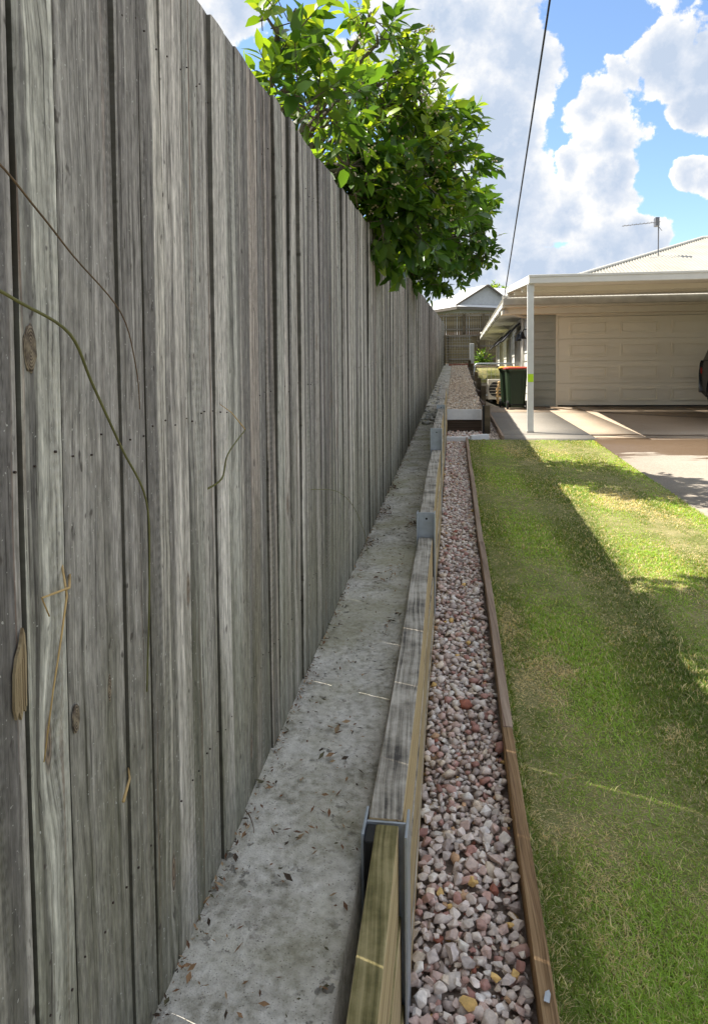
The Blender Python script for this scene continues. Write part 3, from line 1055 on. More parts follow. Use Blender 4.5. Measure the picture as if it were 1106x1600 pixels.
def scatter(n_try, x0f, x1f, y0, y1, rad, seed):
    rr = random.Random(seed)
    cell = {}
    out = []
    g = rad
    for _ in range(n_try):
        y = rr.uniform(y0, y1)
        x = rr.uniform(x0f(y), x1f(y))
        s = rr.choices((0.022, 0.030, 0.037, 0.045, 0.056), (3, 4, 4, 2.5, 1.2))[0] * (rad / 0.030)
        ci, cj = int(x / 0.06 + 1000), int(y / 0.06 + 1000)
        ok = True
        for a in (-1, 0, 1):
            for b_ in (-1, 0, 1):
                for (qx, qy, qs) in cell.get((ci + a, cj + b_), ()):
                    if (qx - x) ** 2 + (qy - y) ** 2 < ((qs + s) * 0.335) ** 2:
                        ok = False
                        break
                if not ok:
                    break
            if not ok:
                break
        if ok:
            cell.setdefault((ci, cj), []).append((x, y, s))
            out.append((x, y, s))
    return out


def place_stones(items, name, parent, pal, pw, n_single, zf, seed, ysingle=1.40):
    """items: x, y, size, layer"""
    rr = random.Random(seed)
    items = [(x, y, s, l) for (x, y, s, l) in items]
    order = sorted(range(len(items)), key=lambda i: (items[i][3] != 1 or items[i][1] < ysingle, items[i][1]))
    singles = set(order[:n_single])
    VV, FF, CC = [], [], []
    o_ = 0
    for i, (x, y, s, l) in enumerate(items):
        c = np.minimum(np.array(rr.choices(pal, pw)[0]) * rr.uniform(1.1, 1.6), .80) * np.array([1.04, .98, .93])
        e = Euler((rr.uniform(-.5, .5), rr.uniform(-.5, .5), rr.uniform(0, 6.28)))
        z = zf(x, y) + (s * 0.26 if l == 0 else s * 0.36 + 0.012) + rr.uniform(-.003, .004)
        k = rr.randrange(14)
        if i in singles:
            o = link('stone', STONES[k], parent)
            o.location = (x, y, z)
            o.rotation_euler = e
            o.scale = (s * 1.12,) * 3
            o.color = (*c, 1)
        else:
            V, F = STONES_LO[k]
            Rm = np.array(e.to_matrix())
            VV.append(V @ Rm.T * s * 1.12 + np.array([x, y, z]))
            FF.append(F + o_)
            CC.append(np.tile(c, (len(V), 1)))
            o_ += len(V)
    if VV:
        o = link(name, np_mesh(name, np.concatenate(VV), np.concatenate(FF), M['stone'], np.concatenate(CC)), parent)
        o['kind'] = 'stuff'
        return o


def gl(y):
    return wall_x(y) + 0.012


def gr_(y):
    return lawn_edge_x(y) - 0.050


items = [(x, y, s, 0) for x, y, s in scatter(30000, gl, gr_, 0.9, 10.5, 0.030, 1)]
items += [(x, y, s, 1) for x, y, s in scatter(30000, gl, gr_, 0.9, 10.5, 0.030, 2)]
rf = random.Random(31)
items += [(rf.uniform(gl(y_), gr_(y_)), y_, rf.uniform(.008, .016), 0) for y_ in [0.9 + 6.5 * rf.random() for _ in range(5000)]]
place_stones(items, 'loose_gravel', gravel, PAL, PW, 300, lambda x, y: -0.010 + S * y, 4)


# ------------------------------------------------------------------ lawn grass
def build_grass():
    n = 430000
    y0, y1 = 1.0, 10.56
    # more blades where they show large
    u = rng.random(n)
    k = -0.75
    Y = ((y0 ** k) + u * (y1 ** k - y0 ** k)) ** (1 / k)
    t_ = rng.random(n)
    X = (lawn_edge_x(Y) + 0.004) * (1 - t_) + (drive_x(Y) + 0.02) * t_
    Zg = 0.024 + S * Y
    patch = fbm(X * 1.7 + 3, Y * 1.15, 4, 4)
    streak = fbm(X * 5.0, Y * 2.2 + 9, 8, 3)
    dry = np.clip((patch * 0.95 + streak * 0.7) * 2.6 - 0.14, 0, 1)
    wide = np.exp(-((X - 1.05 - 0.08 * np.sin(Y)) / 0.17) ** 2)            # a lush stripe between mower passes
    dry = np.clip(dry * (1 - 0.85 * wide), 0, 1)
    far = np.maximum(Y / 2.2, 0.8)
    h = (0.011 + 0.013 * rng.random(n)) * (1 + 0.25 * wide) * (1 - 0.35 * dry)
    long_ = rng.random(n) < 0.02
    h = np.where(long_, h * 1.6, h * 0.88)
    m_ = 14000
    X[:m_] = lawn_edge_x(Y[:m_]) + 0.002 + 0.022 * rng.random(m_) ** 1.5
    h[:m_] *= 1.35
    X[m_:m_ + 9000] = drive_x(Y[m_:m_ + 9000]) + 0.02 - 0.03 * rng.random(9000) ** 1.5
    wd = (0.0010 + 0.0008 * rng.random(n)) * far ** 0.75
    az = rng.random(n) * 2 * np.pi
    lean = 0.5 + 1.1 * rng.random(n) + 0.6 * dry
    dx, dy = np.cos(az), np.sin(az)
    sx, sy = -dy, dx
    B = np.stack([X, Y, Zg], 1)
    side = np.stack([sx, sy, np.zeros(n)], 1) * wd[:, None]
    d1 = np.stack([dx * h * lean * 0.35, dy * h * lean * 0.35, h * 0.55], 1)
    d2 = np.stack([dx * h * lean, dy * h * lean, h * (1.0 - 0.25 * np.clip(lean - 0.5, 0, 1))], 1)
    V = np.stack([B - side, B + side, B + d1 - side * 0.8, B + d1 + side * 0.8, B + d2], 1).reshape(-1, 3)
    o = np.arange(n)[:, None] * 5
    F = np.concatenate([o + np.array([[0, 1, 3]]), o + np.array([[0, 3, 2]]), o + np.array([[2, 3, 4]])], 0)
    isdry = rng.random(n) < (0.19 + 0.70 * dry)
    stripe = 1.0 + 0.30 * np.tanh(3 * np.sin(2 * np.pi * (X - 0.35 + 0.03 * np.sin(Y)) / 0.72))
    g = np.array([.205, .335, .055]) * ((0.7 + 0.6 * rng.random(n)) * stripe)[:, None]
    g = g * (1 - 0.30 * wide[:, None]) + np.array([.07, .035, .01]) * (1 - wide[:, None]) * rng.random(n)[:, None] * 0.8
    s_ = np.array([.68, .59, .35]) * (0.6 + 0.6 * rng.random(n))[:, None]
    C = np.where(isdry[:, None], s_, g)
    C = np.repeat(C, 5, 0)
    ob = link('grass', np_mesh('grass', V, F, M['grass'], C))
    tag(ob, 'short mown green lawn grass with dry straw patches', 'grass', kind='stuff')


build_grass()
# ------------------------------------------------------------------ raised gravel garden bed beyond the wall
def bedz(y):
    return 0.905 + 0.0555 * (y - 11.8)


def build_bed():
    bed = thing('raised_garden_bed', 'raised gravel bed with white painted front sleeper and dark timber posts', 'garden bed', (0.13, 11.8, 0.55))
    inv = Matrix.Translation((-0.13, -11.8, -0.55))

    def part(mb, name, mat, bev=0.004):
        o = mb.build(name, mat, bed, bev)
        o.matrix_local = inv
        return o
    part(MB().box(-0.150, 0.420, 11.79, 11.84, 0.740, 0.912), 'front_sleeper', M['white_paint'])
    part(MB().box(-0.150, 0.420, 11.815, 11.865, 0.50, 0.735), 'front_sleeper', M['dark_timber'])
    fill = sheet('gravel_fill', -0.158, 0.44, 11.85, 28.3, lambda x, y: bedz(y) - 0.02, M['gravelbase'], 3, 30, 0.55, parent=bed)
    fill.matrix_local = inv
    part(MB().box(0.425, 0.452, 11.58, 11.74, 0.40, 0.985), 'steel_channel', M['black_plastic'], 0.002)
    part(MB().box(0.458, 0.545, 11.56, 11.64, 0.40, 0.985), 'post', M['dark_post'], 0.005)
    ys = [11.87, 14.4, 17.0, 19.6, 22.2, 24.8, 28.3]
    for i in range(6):
        y0, y1 = ys[i], ys[i + 1]
        for c in range(3):
            zt = bedz(y0) + 0.10 - c * 0.205
            part(MB().box(0.442, 0.492, y0, y1 - 0.02, zt - 0.2, zt + 0.0), 'side_sleeper', M['dark_timber'] if i < 2 else M['rail'])
        part(MB().box(0.496, 0.59, y1 - 0.08, y1 + 0.02, bedz(y1) - 0.75, bedz(y1) + 0.20), 'post', M['dark_post'])
    rr = random.Random(3)
    for c in range(2):
        for k in range(6):
            x0 = -0.36 + k * 0.165 + (0.08 if c else 0)
            part(MB().box(x0, x0 + 0.152, 28.32, 28.43, 1.72 + c * 0.09, 1.80 + c * 0.09 + rr.uniform(-.004, .004)), 'brick', M['brick'], 0.006)
    its = [(x, y, s, 0) for x, y, s in scatter(15000, lambda y: -0.15, lambda y: 0.43, 11.87, 28.3, 0.036, 5)]
    its += [(x, y, s, 1) for x, y, s in scatter(9000, lambda y: -0.15, lambda y: 0.43, 11.87, 20, 0.034, 6)]
    pal = [(.52, .46, .37), (.58, .53, .45), (.44, .38, .30), (.38, .32, .26), (.60, .56, .50), (.47, .40, .33)]
    o = place_stones(its, 'loose_gravel', bed, pal, [1] * 6, 0, lambda x, y: bedz(y) - 0.022, 9)
    o.matrix_local = inv


build_bed()
its = [(x, y, s, 0) for x, y, s in scatter(3500, lambda y: 0.505, lambda y: 0.655, 10.7, 20, 0.034, 15)]
place_stones(its, 'margin_gravel', None, [(.40, .36, .32), (.5, .46, .42), (.3, .26, .24)], [1, 1, 1], 0, lambda x, y: 0.50 + 0.02 * (y - 10.6), 19)
tag(bpy.data.objects['margin_gravel'], 'small grey gravel strip between the garden bed and the path kerb', 'gravel')
its = [(x, y, s, 0) for x, y, s in scatter(900, lambda y: -0.13, lambda y: 0.41, 10.72, 11.78, 0.034, 25)]
place_stones(its, 'front_gravel', None, PAL, PW, 0, lambda x, y: 0.535, 29)
tag(bpy.data.objects['front_gravel'], 'pale gravel behind the white kerb blocks', 'gravel')
tag(sheet('gravel_shelf', -0.145, 0.43, 10.66, 11.82, lambda x, y: 0.528, M['gravelbase'], 3, 4, 0.3), kind='structure')

# two white kerb blocks ending the gravel path
k = MB().box(-0.17, 0.17, -0.05, 0.05, -0.08, 0.075).build('kerb_block', M['white_paint'], None, 0.012, 2)
k.location = (0.028, 10.62, 0.49)
tag(k, 'white kerb block across the end of the gravel path, left one', 'kerb block', 'white kerb blocks')
k2 = link('kerb_block', k.data)
k2.location = (0.345, 10.70, 0.515)
k2.scale = (0.82, 1, 1)
k2.rotation_euler = (0, -0.05, 0.33)
tag(k2, 'white kerb block turned towards the dark timber post, right one', 'kerb block', 'white kerb blocks')

# rubble of broken mortar along the far foot of the fence
VV, FF, CC, o_ = [], [], [], 0
rr = random.Random(12)
for _ in range(420):
    y = 9.5 + 20.5 * rr.random() ** 1.4
    x = rr.uniform(-0.49, -0.20)
    s = rr.uniform(0.03, 0.12) if rr.random() < .6 else rr.uniform(.02, .05)
    V, F = STONES_LO[rr.randrange(14)]
    Rm = np.array(Euler((rr.uniform(-.4, .4), rr.uniform(-.4, .4), rr.uniform(0, 6))).to_matrix())
    VV.append(V @ Rm.T * s + np.array([x, y, 0.385 + S * y + (0.02 if y > 12 else 0) + s * 0.12]))
    FF.append(F + o_)
    o_ += len(V)
    CC.append(np.tile(np.array(rr.choice([(.46, .45, .42), (.36, .35, .31), (.54, .53, .50)])), (len(V), 1)))
tag(link('mortar_rubble', np_mesh('mortar_rubble', np.concatenate(VV), np.concatenate(FF), M['stone'], np.concatenate(CC))),
    'broken grey mortar rubble along the far foot of the fence', 'rubble', kind='stuff')


# ------------------------------------------------------------------ fallen leaves on the concrete strip
def build_litter():
    rr = random.Random(8)
    VV, FF, CC, o = [], [], [], 0
    spots = []
    for _ in range(2600):
        y = 0.9 + 9.5 * rr.random() ** 1.1
        if rr.random() < 0.5:
            x = -0.50 + abs(rr.gauss(0, 0.016))
        else:
            x = rr.uniform(-0.49, -0.215)
        spots.append((x, y, rr.uniform(.002, .008) if rr.random() < .85 else rr.uniform(.008, .013)))
    for cy, n_, sx in ((4.3, 60, -.26), (3.35, 14, -.30), (3.3, 10, -.37), (2.75, 12, -.245), (4.6, 60, -.46), (5.4, 40, -.47), (3.9, 40, -.47), (1.6, 10, -.36), (1.95, 14, -.34)):
        for _ in range(n_):
            spots.append((rr.gauss(sx, .022), rr.gauss(cy, .07), rr.uniform(.006, .016)))
    for x, y, s in spots:
        x = max(-0.497, min(-0.21, x))
        z = 0.379 + S * y + rr.uniform(0, .006)
        e = Euler((rr.uniform(-.6, .6), rr.uniform(-.6, .6), rr.uniform(0, 6.28))).to_matrix()
        L, w = s, s * rr.uniform(.25, .5)
        pts = [Vector((-L, 0, 0)), Vector((0, w, .25 * w)), Vector((L, 0, .3 * w)), Vector((0, -w, .25 * w)), Vector((0, 0, -.2 * w))]
        VV += [tuple(e @ p + Vector((x, y, z + s * .3))) for p in pts]
        FF += [(o, o + 4, o + 1), (o + 4, o + 2, o + 1), (o, o + 3, o + 4), (o + 4, o + 3, o + 2)]
        c = rr.choice([(.20, .10, .05), (.13, .07, .04), (.28, .17, .09), (.07, .05, .035), (.34, .24, .14), (.10, .09, .05)])
        CC += [c] * 5
        o += 5
    tag(link('leaf_litter', np_mesh('leaf_litter', VV, FF, M['litter'], CC)), 'small dry brown leaves and bark crumbs scattered over the concrete strip', 'leaf litter', kind='stuff')


build_litter()
stalk([(-.498, 1.60, .460), (-.480, 1.575, .463), (-.463, 1.545, .458), (-.455, 1.52, .462)], .0016, M['stalk_brown'], 'thin curled brown twig at the foot of the fence', 'fallen_twig')['category'] = 'twig'


# ------------------------------------------------------------------ house with garage
def build_house():
    H = thing('house', 'low grey weatherboard house with cream garage door and ribbed cream hip roof', 'house', (1.7, 17.2, 0.72))
    inv = Matrix.Translation((-1.7, -17.2, -0.72))

    def part(mb, name, mat, parent=H, bev=0.0, seg=1, smooth=False):
        o = mb.build(name, mat, None, bev, seg, smooth)
        o.parent = parent
        if parent is H:
            o.matrix_local = inv
        return o
    part(MB().box(1.73, 14.0, 17.24, 30.9, 0.3, 3.0), 'wall', M['side_board'])
    # lapped boards on the front, left of the garage door
    z = 0.52
    while z < 2.98:
        part(MB().prism([(17.238, z), (17.188, z), (17.216, min(z + 0.205, 2.995)), (17.238, min(z + 0.205, 2.995))], 'x', 1.700, 2.318), 'weatherboard', M['board'])
        z += 0.196
    z = 0.62
    while z < 2.9:
        part(MB().prism([(1.729, z), (1.690, z), (1.712, min(z + 0.205, 2.995)), (1.729, min(z + 0.205, 2.995))], 'y', 17.24, 30.9), 'weatherboard', M['side_board'])
        z += 0.196
    part(MB().box(1.676, 1.722, 17.175, 17.236, 0.5, 2.99), 'corner_trim', M['board'], bev=.004)
    # garage door
    part(MB().box(2.320, 2.365, 17.17, 17.236, 0.70, 2.86), 'door_jamb', M['door'], bev=.004)
    part(MB().box(7.10, 7.145, 17.17, 17.236, 0.70, 2.86), 'door_jamb', M['door'], bev=.004)
    part(MB().box(2.320, 7.145, 17.15, 17.236, 2.805, 2.99), 'door_head', M['soffit'], bev=.004)
    gd = part(MB().box(2.368, 7.097, 17.222, 17.235, 0.735, 2.80), 'garage_door', M['door'])
    hh = 2.065 / 4
    for r_ in range(4):
        z0 = 0.737 + r_ * hh
        mb = MB().box(2.370, 7.095, 17.196, 17.221, z0 + 0.005, z0 + hh - 0.008)
        for c in range(4):
            x0 = 2.63 + c * 1.13
            x1, za, zb = x0 + 0.84, z0 + 0.115, z0 + hh - 0.115
            w = 0.03
            for a in ((x0, x1, za, za + w), (x0, x1, zb - w, zb), (x0, x0 + w, za + w, zb - w), (x1 - w, x1, za + w, zb - w)):
                mb.box(a[0], a[1], 17.166, 17.1965, a[2], a[3])
            mb.box(x0 + 0.05, x1 - 0.05, 17.180, 17.1965, za + 0.05, zb - 0.05)
        o = mb.build('door_section', M['door'], gd)
    part(MB().box(2.368, 7.097, 17.18, 17.22, 0.700, 0.735), 'door_seal', M['seal'])
    # eaves
    part(MB().box(1.05, 14.6, 16.44, 16.50, 3.03, 3.20), 'front_gutter', M['gutter_old'], bev=.012)
    part(MB().box(1.09, 14.6, 16.503, 17.195, 2.995, 3.03), 'front_soffit', M['soffit'])
    part(MB().box(1.06, 14.6, 16.80, 17.19, 2.86, 2.993), 'front_beam', M['soffit'])
    part(MB().box(1.10, 1.698, 17.20, 31.1, 2.95, 2.98), 'side_soffit', M['trim'])
    g = part(MB().box(1.035, 1.095, 16.52, 31.1, 2.965, 3.09), 'side_gutter', M['trim'], bev=.015)
    for i in range(7):
        MB().box(1.022, 1.034, 17.6 + i * 2.1, 17.66 + i * 2.1, 2.90, 3.05).build('gutter_bracket', M['trim'], g, 0.004)
    part(MB().tube([(1.10, 16.75, 2.94), (1.36, 16.95, 2.86), (1.64, 17.10, 2.80)], .035, 10), 'gutter_pipe', M['trim'], smooth=True)
    part(MB().tube([(1.075, 29.6, 2.97), (1.40, 29.6, 2.88), (1.66, 29.6, 2.80), (1.66, 29.6, 0.9)], .045, 10), 'downpipe', M['trim'], smooth=True)
    part(MB().tube([(1.655, 18.2, 2.9), (1.655, 18.2, 0.8)], .035, 10), 'downpipe', M['trim'], smooth=True)
    # side windows with dark awnings
    for y0, y1 in ((19.2, 20.7), (22.3, 24.0), (26.2, 27.6)):
        wf = part(MB().box(1.662, 1.700, y0 - .06, y1 + .06, 1.44, 2.62), 'window', M['trim'])
        MB().box(1.655, 1.6615, y0, y1, 1.50, 2.56).build('pane', M['glass'], wf)
        for j in range(5):
            yy = y0 + (y1 - y0) * (j + .5) / 5
            MB().box(1.640, 1.6545, yy - .012, yy + .012, 1.50, 2.56).build('bar', M['trim'], wf)
        MB().prism([(1.66, 2.84), (1.66, 2.80), (1.27, 2.36), (1.25, 2.38)], 'y', y0 - .08, y1 + .08).build('awning', M['awning'], wf)
    for y in (17.75, 18.75):
        wl = part(MB().tube([(1.60, y, 2.50), (1.60, y, 2.40), (1.60, y, 2.33)], [.03, .06, .10], 12), 'wall_lamp', M['black_plastic'])
        MB().tube([(1.60, y, 2.49), (1.64, y, 2.56), (1.70, y, 2.56)], .012, 6).build('lamp_arm', M['black_plastic'], wl)
    # ribbed hip roof
    X0, Y0, Z0 = 1.06, 16.46, 3.19
    d, pit = 6.24, 0.368
    XR = 14.6

    def rib(x0, x1, topf, pt):
        xs = np.arange(x0, x1, 0.0225)
        V, F = [], []
        for i, a in enumerate(xs):
            b_ = 0.017 * math.sin(2 * math.pi * a / 0.09)
            for q in (0.0, 1.0):
                tt = topf(a) * q
                V.append(pt(a, tt, b_))
        for i in range(len(xs) - 1):
            F.append((2 * i, 2 * i + 2, 2 * i + 3, 2 * i + 1))
        return V, F
    roof = None
    for nm, a0, a1, tf, pt in (
            ('roof', X0, XR, lambda a: min(a - X0, d, max(XR - a, 0)), lambda a, q, b_: (a, Y0 + q, Z0 + q * pit + b_)),
            ('roof_side', Y0, Y0 + 2 * d + 2, lambda a: min(a - Y0, d, max(Y0 + 2 * d + 2 - a, 0)), lambda a, q, b_: (X0 + q, a, Z0 + q * pit + b_)),
            ('roof_back', X0, XR, lambda a: min(a - X0, d, max(XR - a, 0)), lambda a, q, b_: (a, Y0 + 2 * d + 2 - q, Z0 + q * pit + b_))):
        V, F = rib(a0, a1, tf, pt)
        if roof is None:
            roof = part(MB().add(V, F), 'roof', M['roof'], smooth=True)
        else:
            MB().add(V, F).build('roof_plane', M['roof'], roof, smooth=True)
    ap = (X0 + d, Y0 + d, Z0 + d * pit + 0.02)
    MB().tube([(X0, Y0, Z0 + .02), ap], .045, 8).build('hip_cap', M['trim'], roof)
    MB().tube([ap, (XR - d, Y0 + d, ap[2])], .045, 8).build('ridge_cap', M['trim'], roof)
    MB().tube([(X0, Y0 + 2 * d + 2, Z0 + .02), (X0 + d, Y0 + d + 2, ap[2])], .045, 8).build('hip_cap', M['trim'], roof)
    MB().add([(X0, Y0, Z0 - .03), (XR, Y0, Z0 - .03), (XR, Y0 + 2 * d + 2, Z0 - .03), (X0, Y0 + 2 * d + 2, Z0 - .03)], [(0, 1, 2, 3)]).build('ceiling_lining', M['trim'], roof)


build_house()


# ------------------------------------------------------------------ carport
def build_carport():
    C = thing('carport', 'white flat roofed carport on slim white posts in front of the garage', 'carport', (1.15, 11.4, 0.565))
    inv = Matrix.Translation((-1.15, -11.4, -0.565))

    def part(mb, name, mat, parent=C, bev=0.0, seg=1):
        o = mb.build(name, mat, None, bev, seg)
        o.parent = parent
        if parent is C:
            o.matrix_local = inv
        return o
    XL, XRr = 1.145, 9.2
    ya, yb = 11.28, 16.38
    za, zb = 2.93, 3.34
    sl = (zb - za) / (yb - ya)
    V, F = [], []
    xs = np.arange(XL + .01, XRr, 0.05)
    for i, x in enumerate(xs):
        b_ = 0.012 if (i // 2) % 2 else -0.012
        V += [(x, ya + .06, za + b_ + .06 * sl), (x, yb, zb + b_)]
    for i in range(len(xs) - 1):
        F.append((2 * i, 2 * i + 2, 2 * i + 3, 2 * i + 1))
    part(MB().add(V, F), 'roof', M['roof'])
    V2 = [(XL + .01, ya + .06, za - .045 + .06 * sl), (XRr, ya + .06, za - .045 + .06 * sl), (XRr, yb, zb - .045), (XL + .01, yb, zb - .045)]
    part(MB().add(V2, [(0, 1, 2, 3)]), 'roof_lining', M['soffit'])
    part(MB().box(XL - .03, XRr, ya - .005, ya + .055, 2.875, 3.002), 'front_fascia', M['trim'], bev=.008)
    part(MB().box(XL - .032, XRr, ya - .018, ya - .006, 2.972, 3.008), 'fascia_lip', M['trim'], bev=.003)
    part(MB().add([(x, y, z + (y - ya) * sl) for z in (2.872, 3.005) for x, y in ((XL - .03, ya + .058), (XL + .008, ya + .058), (XL + .008, yb), (XL - .03, yb))],
                  [(3, 2, 1, 0), (4, 5, 6, 7), (0, 1, 5, 4), (1, 2, 6, 5), (2, 3, 7, 6), (3, 0, 4, 7)]), 'side_barge', M['trim'], bev=.004)
    part(MB().box(XL + .012, XRr, yb - .06, yb - .005, zb - .14, zb - .047), 'rear_beam', M['trim'])
    for y in (12.9, 14.6):
        z = za + (y - ya) * sl
        part(MB().box(XL + .012, XRr, y, y + .06, z - .135, z - .047), 'purlin', M['soffit'])
    for x in (2.05, 4.0, 6.0, 8.0):
        part(MB().box(x, x + .06, 16.36, 16.43, 3.205, 3.30), 'roof_bracket', M['galv'])
    for x in (1.105, 8.9):
        p = part(MB().box(x, x + .095, 11.355, 11.45, slabz(11.4) + 0.03, 2.874), 'post', M['post_paint'], bev=.006, seg=2)
        MB().box(x - .006, x + .101, 11.349, 11.456, slabz(11.4), slabz(11.4) + 0.032).build('post_foot', M['gutter_old'], p, 0.004)
        MB().box(x - .004, x + .099, 11.35, 11.3545, 2.76, 2.87).build('post_cap', M['post_paint'], p)
        if x < 2:
            s_ = MB().box(x + .004, x + .091, 11.352, 11.3545, 1.36, 1.485).build('reflective_sticker', M['yellow'], p)
            s_['label'] = 'fluorescent yellow sticker on the post'


build_carport()

# service line to the house and the aerial
pts = []
for i in range(30):
    q = i / 29
    A, B = Vector((1.09, 16.44, 3.24)), Vector((0.62, -9.0, 9.35))
    p = A.lerp(B, q)
    p.z -= 0.55 * 4 * q * (1 - q) * 0.5
    pts.append(p)
o = MB().tube(pts, 0.011, 6).build('power_line', M['cable'], smooth=True)
tag(o, 'thin black power cable running down from the sky to the house eave', 'cable')
A = thing('tv_antenna', 'thin metal television aerial on a mast above the roof', 'antenna', (5.46, 20.5, 4.6))
MB().tube([(0, 0, -0.05), (0, 0, 1.10)], .016, 6).build('mast', M['alu'], A)
bm_ = MB().tube([(-.95, 0, .90), (0.05, 0, .98)], .009, 6)
bm_.build('boom', M['alu'], A)
for i in range(9):
    x = -.9 + i * .1
    MB().tube([(x, -.14, .905 + (x + .95) * .08), (x, .14, .905 + (x + .95) * .08)], .005, 5).build('element', M['alu'], A)
MB().box(-.10, .0, -.10, .10, .86, 1.09).build('reflector', M['alu'], A)
MB().tube([(-.02, 0, .88), (.09, 0, .74)], .008, 5).build('strut', M['alu'], A)


# ------------------------------------------------------------------ wheelie bins
def build_bin(loc, rz, lid, label, other=None):
    B = thing('wheelie_bin', label, 'bin', loc, rz, 'wheelie bins by the house corner')
    if other:
        for ch in other.children:
            c = ch.copy()
            COL.objects.link(c)
            c.parent = B
            if ch.name.startswith('lid'):
                c.data = ch.data.copy()
                c.data.materials[0] = lid
            for g_ in ch.children:
                d_ = g_.copy()
                COL.objects.link(d_)
                d_.parent = c
        return B

    def ring(w, d0, d1, z, c=0.05):
        return [(-w + c, d0, z), (w - c, d0, z), (w, d0 + c, z), (w, d1 - c, z), (w - c, d1, z), (-w + c, d1, z), (-w, d1 - c, z), (-w, d0 + c, z)]
    lv = [ring(.175, -.15, .22, .03), ring(.185, -.165, .24, .12), ring(.225, -.20, .275, .80), ring(.232, -.21, .285, .86), ring(.252, -.235, .305, .865), ring(.252, -.235, .305, .895)]
    vs = [p for r_ in lv for p in r_]
    fs = [(i * 8 + k, i * 8 + (k + 1) % 8, i * 8 + 8 + (k + 1) % 8, i * 8 + 8 + k) for i in range(5) for k in range(8)]
    fs += [tuple(range(8))[::-1], tuple(range(40, 48))]
    body_ = MB().add(vs, fs).build('body', M['bin'], B, 0.008, 2)
    for s_ in (-1, 1):
        MB().add([(s_ * a, y, z) for (a, y, z) in ((.10, -.172, .14), (.13, -.176, .14), (.165, -.203, .78), (.125, -.203, .78), (.10, -.190, .14), (.13, -.194, .14), (.165, -.221, .78), (.125, -.221, .78))],
                 [(0, 1, 2, 3), (4, 5, 6, 7), (0, 1, 5, 4), (1, 2, 6, 5), (2, 3, 7, 6), (3, 0, 4, 7)]).build('rib', M['bin'], body_)
        w = MB().tube([(s_ * .19, -.175, .10), (s_ * .235, -.175, .10)], .10, 20).build('wheel', M['rubber'], B, 0.008, 2)
        MB().tube([(s_ * .236, -.175, .10), (s_ * .24, -.175, .10)], .05, 14).build('hub', M['bin'], w)
        MB().box(s_ * .15 - .012, s_ * .15 + .012, -.285, -.23, .845, .89).build('handle_bracket', M['bin'], B, 0.004)
    MB().tube([(-.19, -.285, .872), (.19, -.285, .872)], .014, 8).build('handle', M['bin'], B)
    MB().tube([(-.18, -.175, .10), (.18, -.175, .10)], .012, 8).build('axle', M['rubber'], B)
    lv = [ring(.258, -.245, .318, .897), ring(.262, -.25, .325, .925), ring(.22, -.20, .27, .955)]
    vs = [p for r_ in lv for p in r_]
    fs = [(i * 8 + k, i * 8 + (k + 1) % 8, i * 8 + 8 + (k + 1) % 8, i * 8 + 8 + k) for i in range(2) for k in range(8)]
    fs += [tuple(range(8))[::-1], tuple(range(16, 24))]
    MB().add(vs, fs).build('lid', lid, B, 0.006, 2)
    return B


b1_ = build_bin((1.345, 16.42, slabz(16.3)), 0.06, M['lid_red'], 'dark green wheelie bin with red lid standing nearest the carport post')
build_bin((1.245, 17.02, slabz(16.9)), -0.05, M['lid_yellow'], 'dark green wheelie bin with yellow lid behind the red lidded bin', b1_)

# air conditioner and a little rack of split timber
AC = thing('air_conditioner', 'cream outdoor air conditioner unit on the side path behind the bins', 'air conditioner', (1.12, 19.2, 0.742))
cs = MB().box(-.28, .28, -.16, .16, .07, .60).build('case', M['ac'], AC, 0.015, 2)
MB().tube([(-.05, -.161, .335), (-.05, -.166, .335)], .21, 24).build('fan_grille', M['carplastic'], cs)
for i in range(6):
    MB().box(-.25, .17, -.175, -.167, .15 + i * .075, .16 + i * .075).build('grille_bar', M['ac'], cs)
for x in (-.2, .2):
    MB().box(x - .03, x + .03, -.15, .15, 0, .07).build('foot', M['carplastic'], AC)
RK = thing('timber_stack', 'small rack of split yellow timber in front of the air conditioner', 'timber', (1.22, 18.35, 0.73))
for x in (-.17, .17):
    for y in (-.1, .1):
        MB().box(x - .02, x + .02, y - .02, y + .02, 0, .42).build('leg', M['firewood'], RK)
for i in range(4):
    MB().box(-.21, .21, -.12 + (i % 2) * .03, .10, .08 + i * .09, .105 + i * .09).build('shelf', M['firewood'], RK, 0.004)
rr = random.Random(4)
for i in range(6):
    x, z = -.14 + (i % 3) * .13, .45 + (i // 3) * .07
    MB().tube([(x, -.15, z), (x + .01, .14, z + .01)], .04, 7).build('log', M['firewood'], RK)


# ------------------------------------------------------------------ tubular gate, timber steps, far fences
G = thing('tubular_gate', 'pale tubular steel gate with wire mesh across the side path', 'gate', (0.52, 20.6, 0.757))
fr = []
x1 = 1.08
for x, z in ((0, 0), (0, .85)):
    fr.append((x, 0, z))
for i in range(1, 6):
    a = math.pi - i / 5 * math.pi / 2
    fr.append((.12 + .12 * math.cos(a), 0, .90 + .12 * math.sin(a)))
for i in range(0, 6):
    a = math.pi / 2 - i / 5 * math.pi / 2
    fr.append((x1 - .12 + .12 * math.cos(a), 0, .90 + .12 * math.sin(a)))
fr.append((x1, 0, 0))
MB().tube(fr, .022, 10).build('frame', M['galv'], G, smooth=True)
MB().tube([(0, 0, .12), (x1, 0, .12)], .018, 8).build('bottom_rail', M['galv'], G)
for i in range(1, 9):
    MB().tube([(i * x1 / 9, 0, .12), (i * x1 / 9, 0, 1.0)], .004, 5).build('wire', M['wire'], G)
for i in range(1, 6):
    MB().tube([(0, .004, .12 + i * .15), (x1, .004, .12 + i * .15)], .004, 5).build('wire', M['wire'], G)

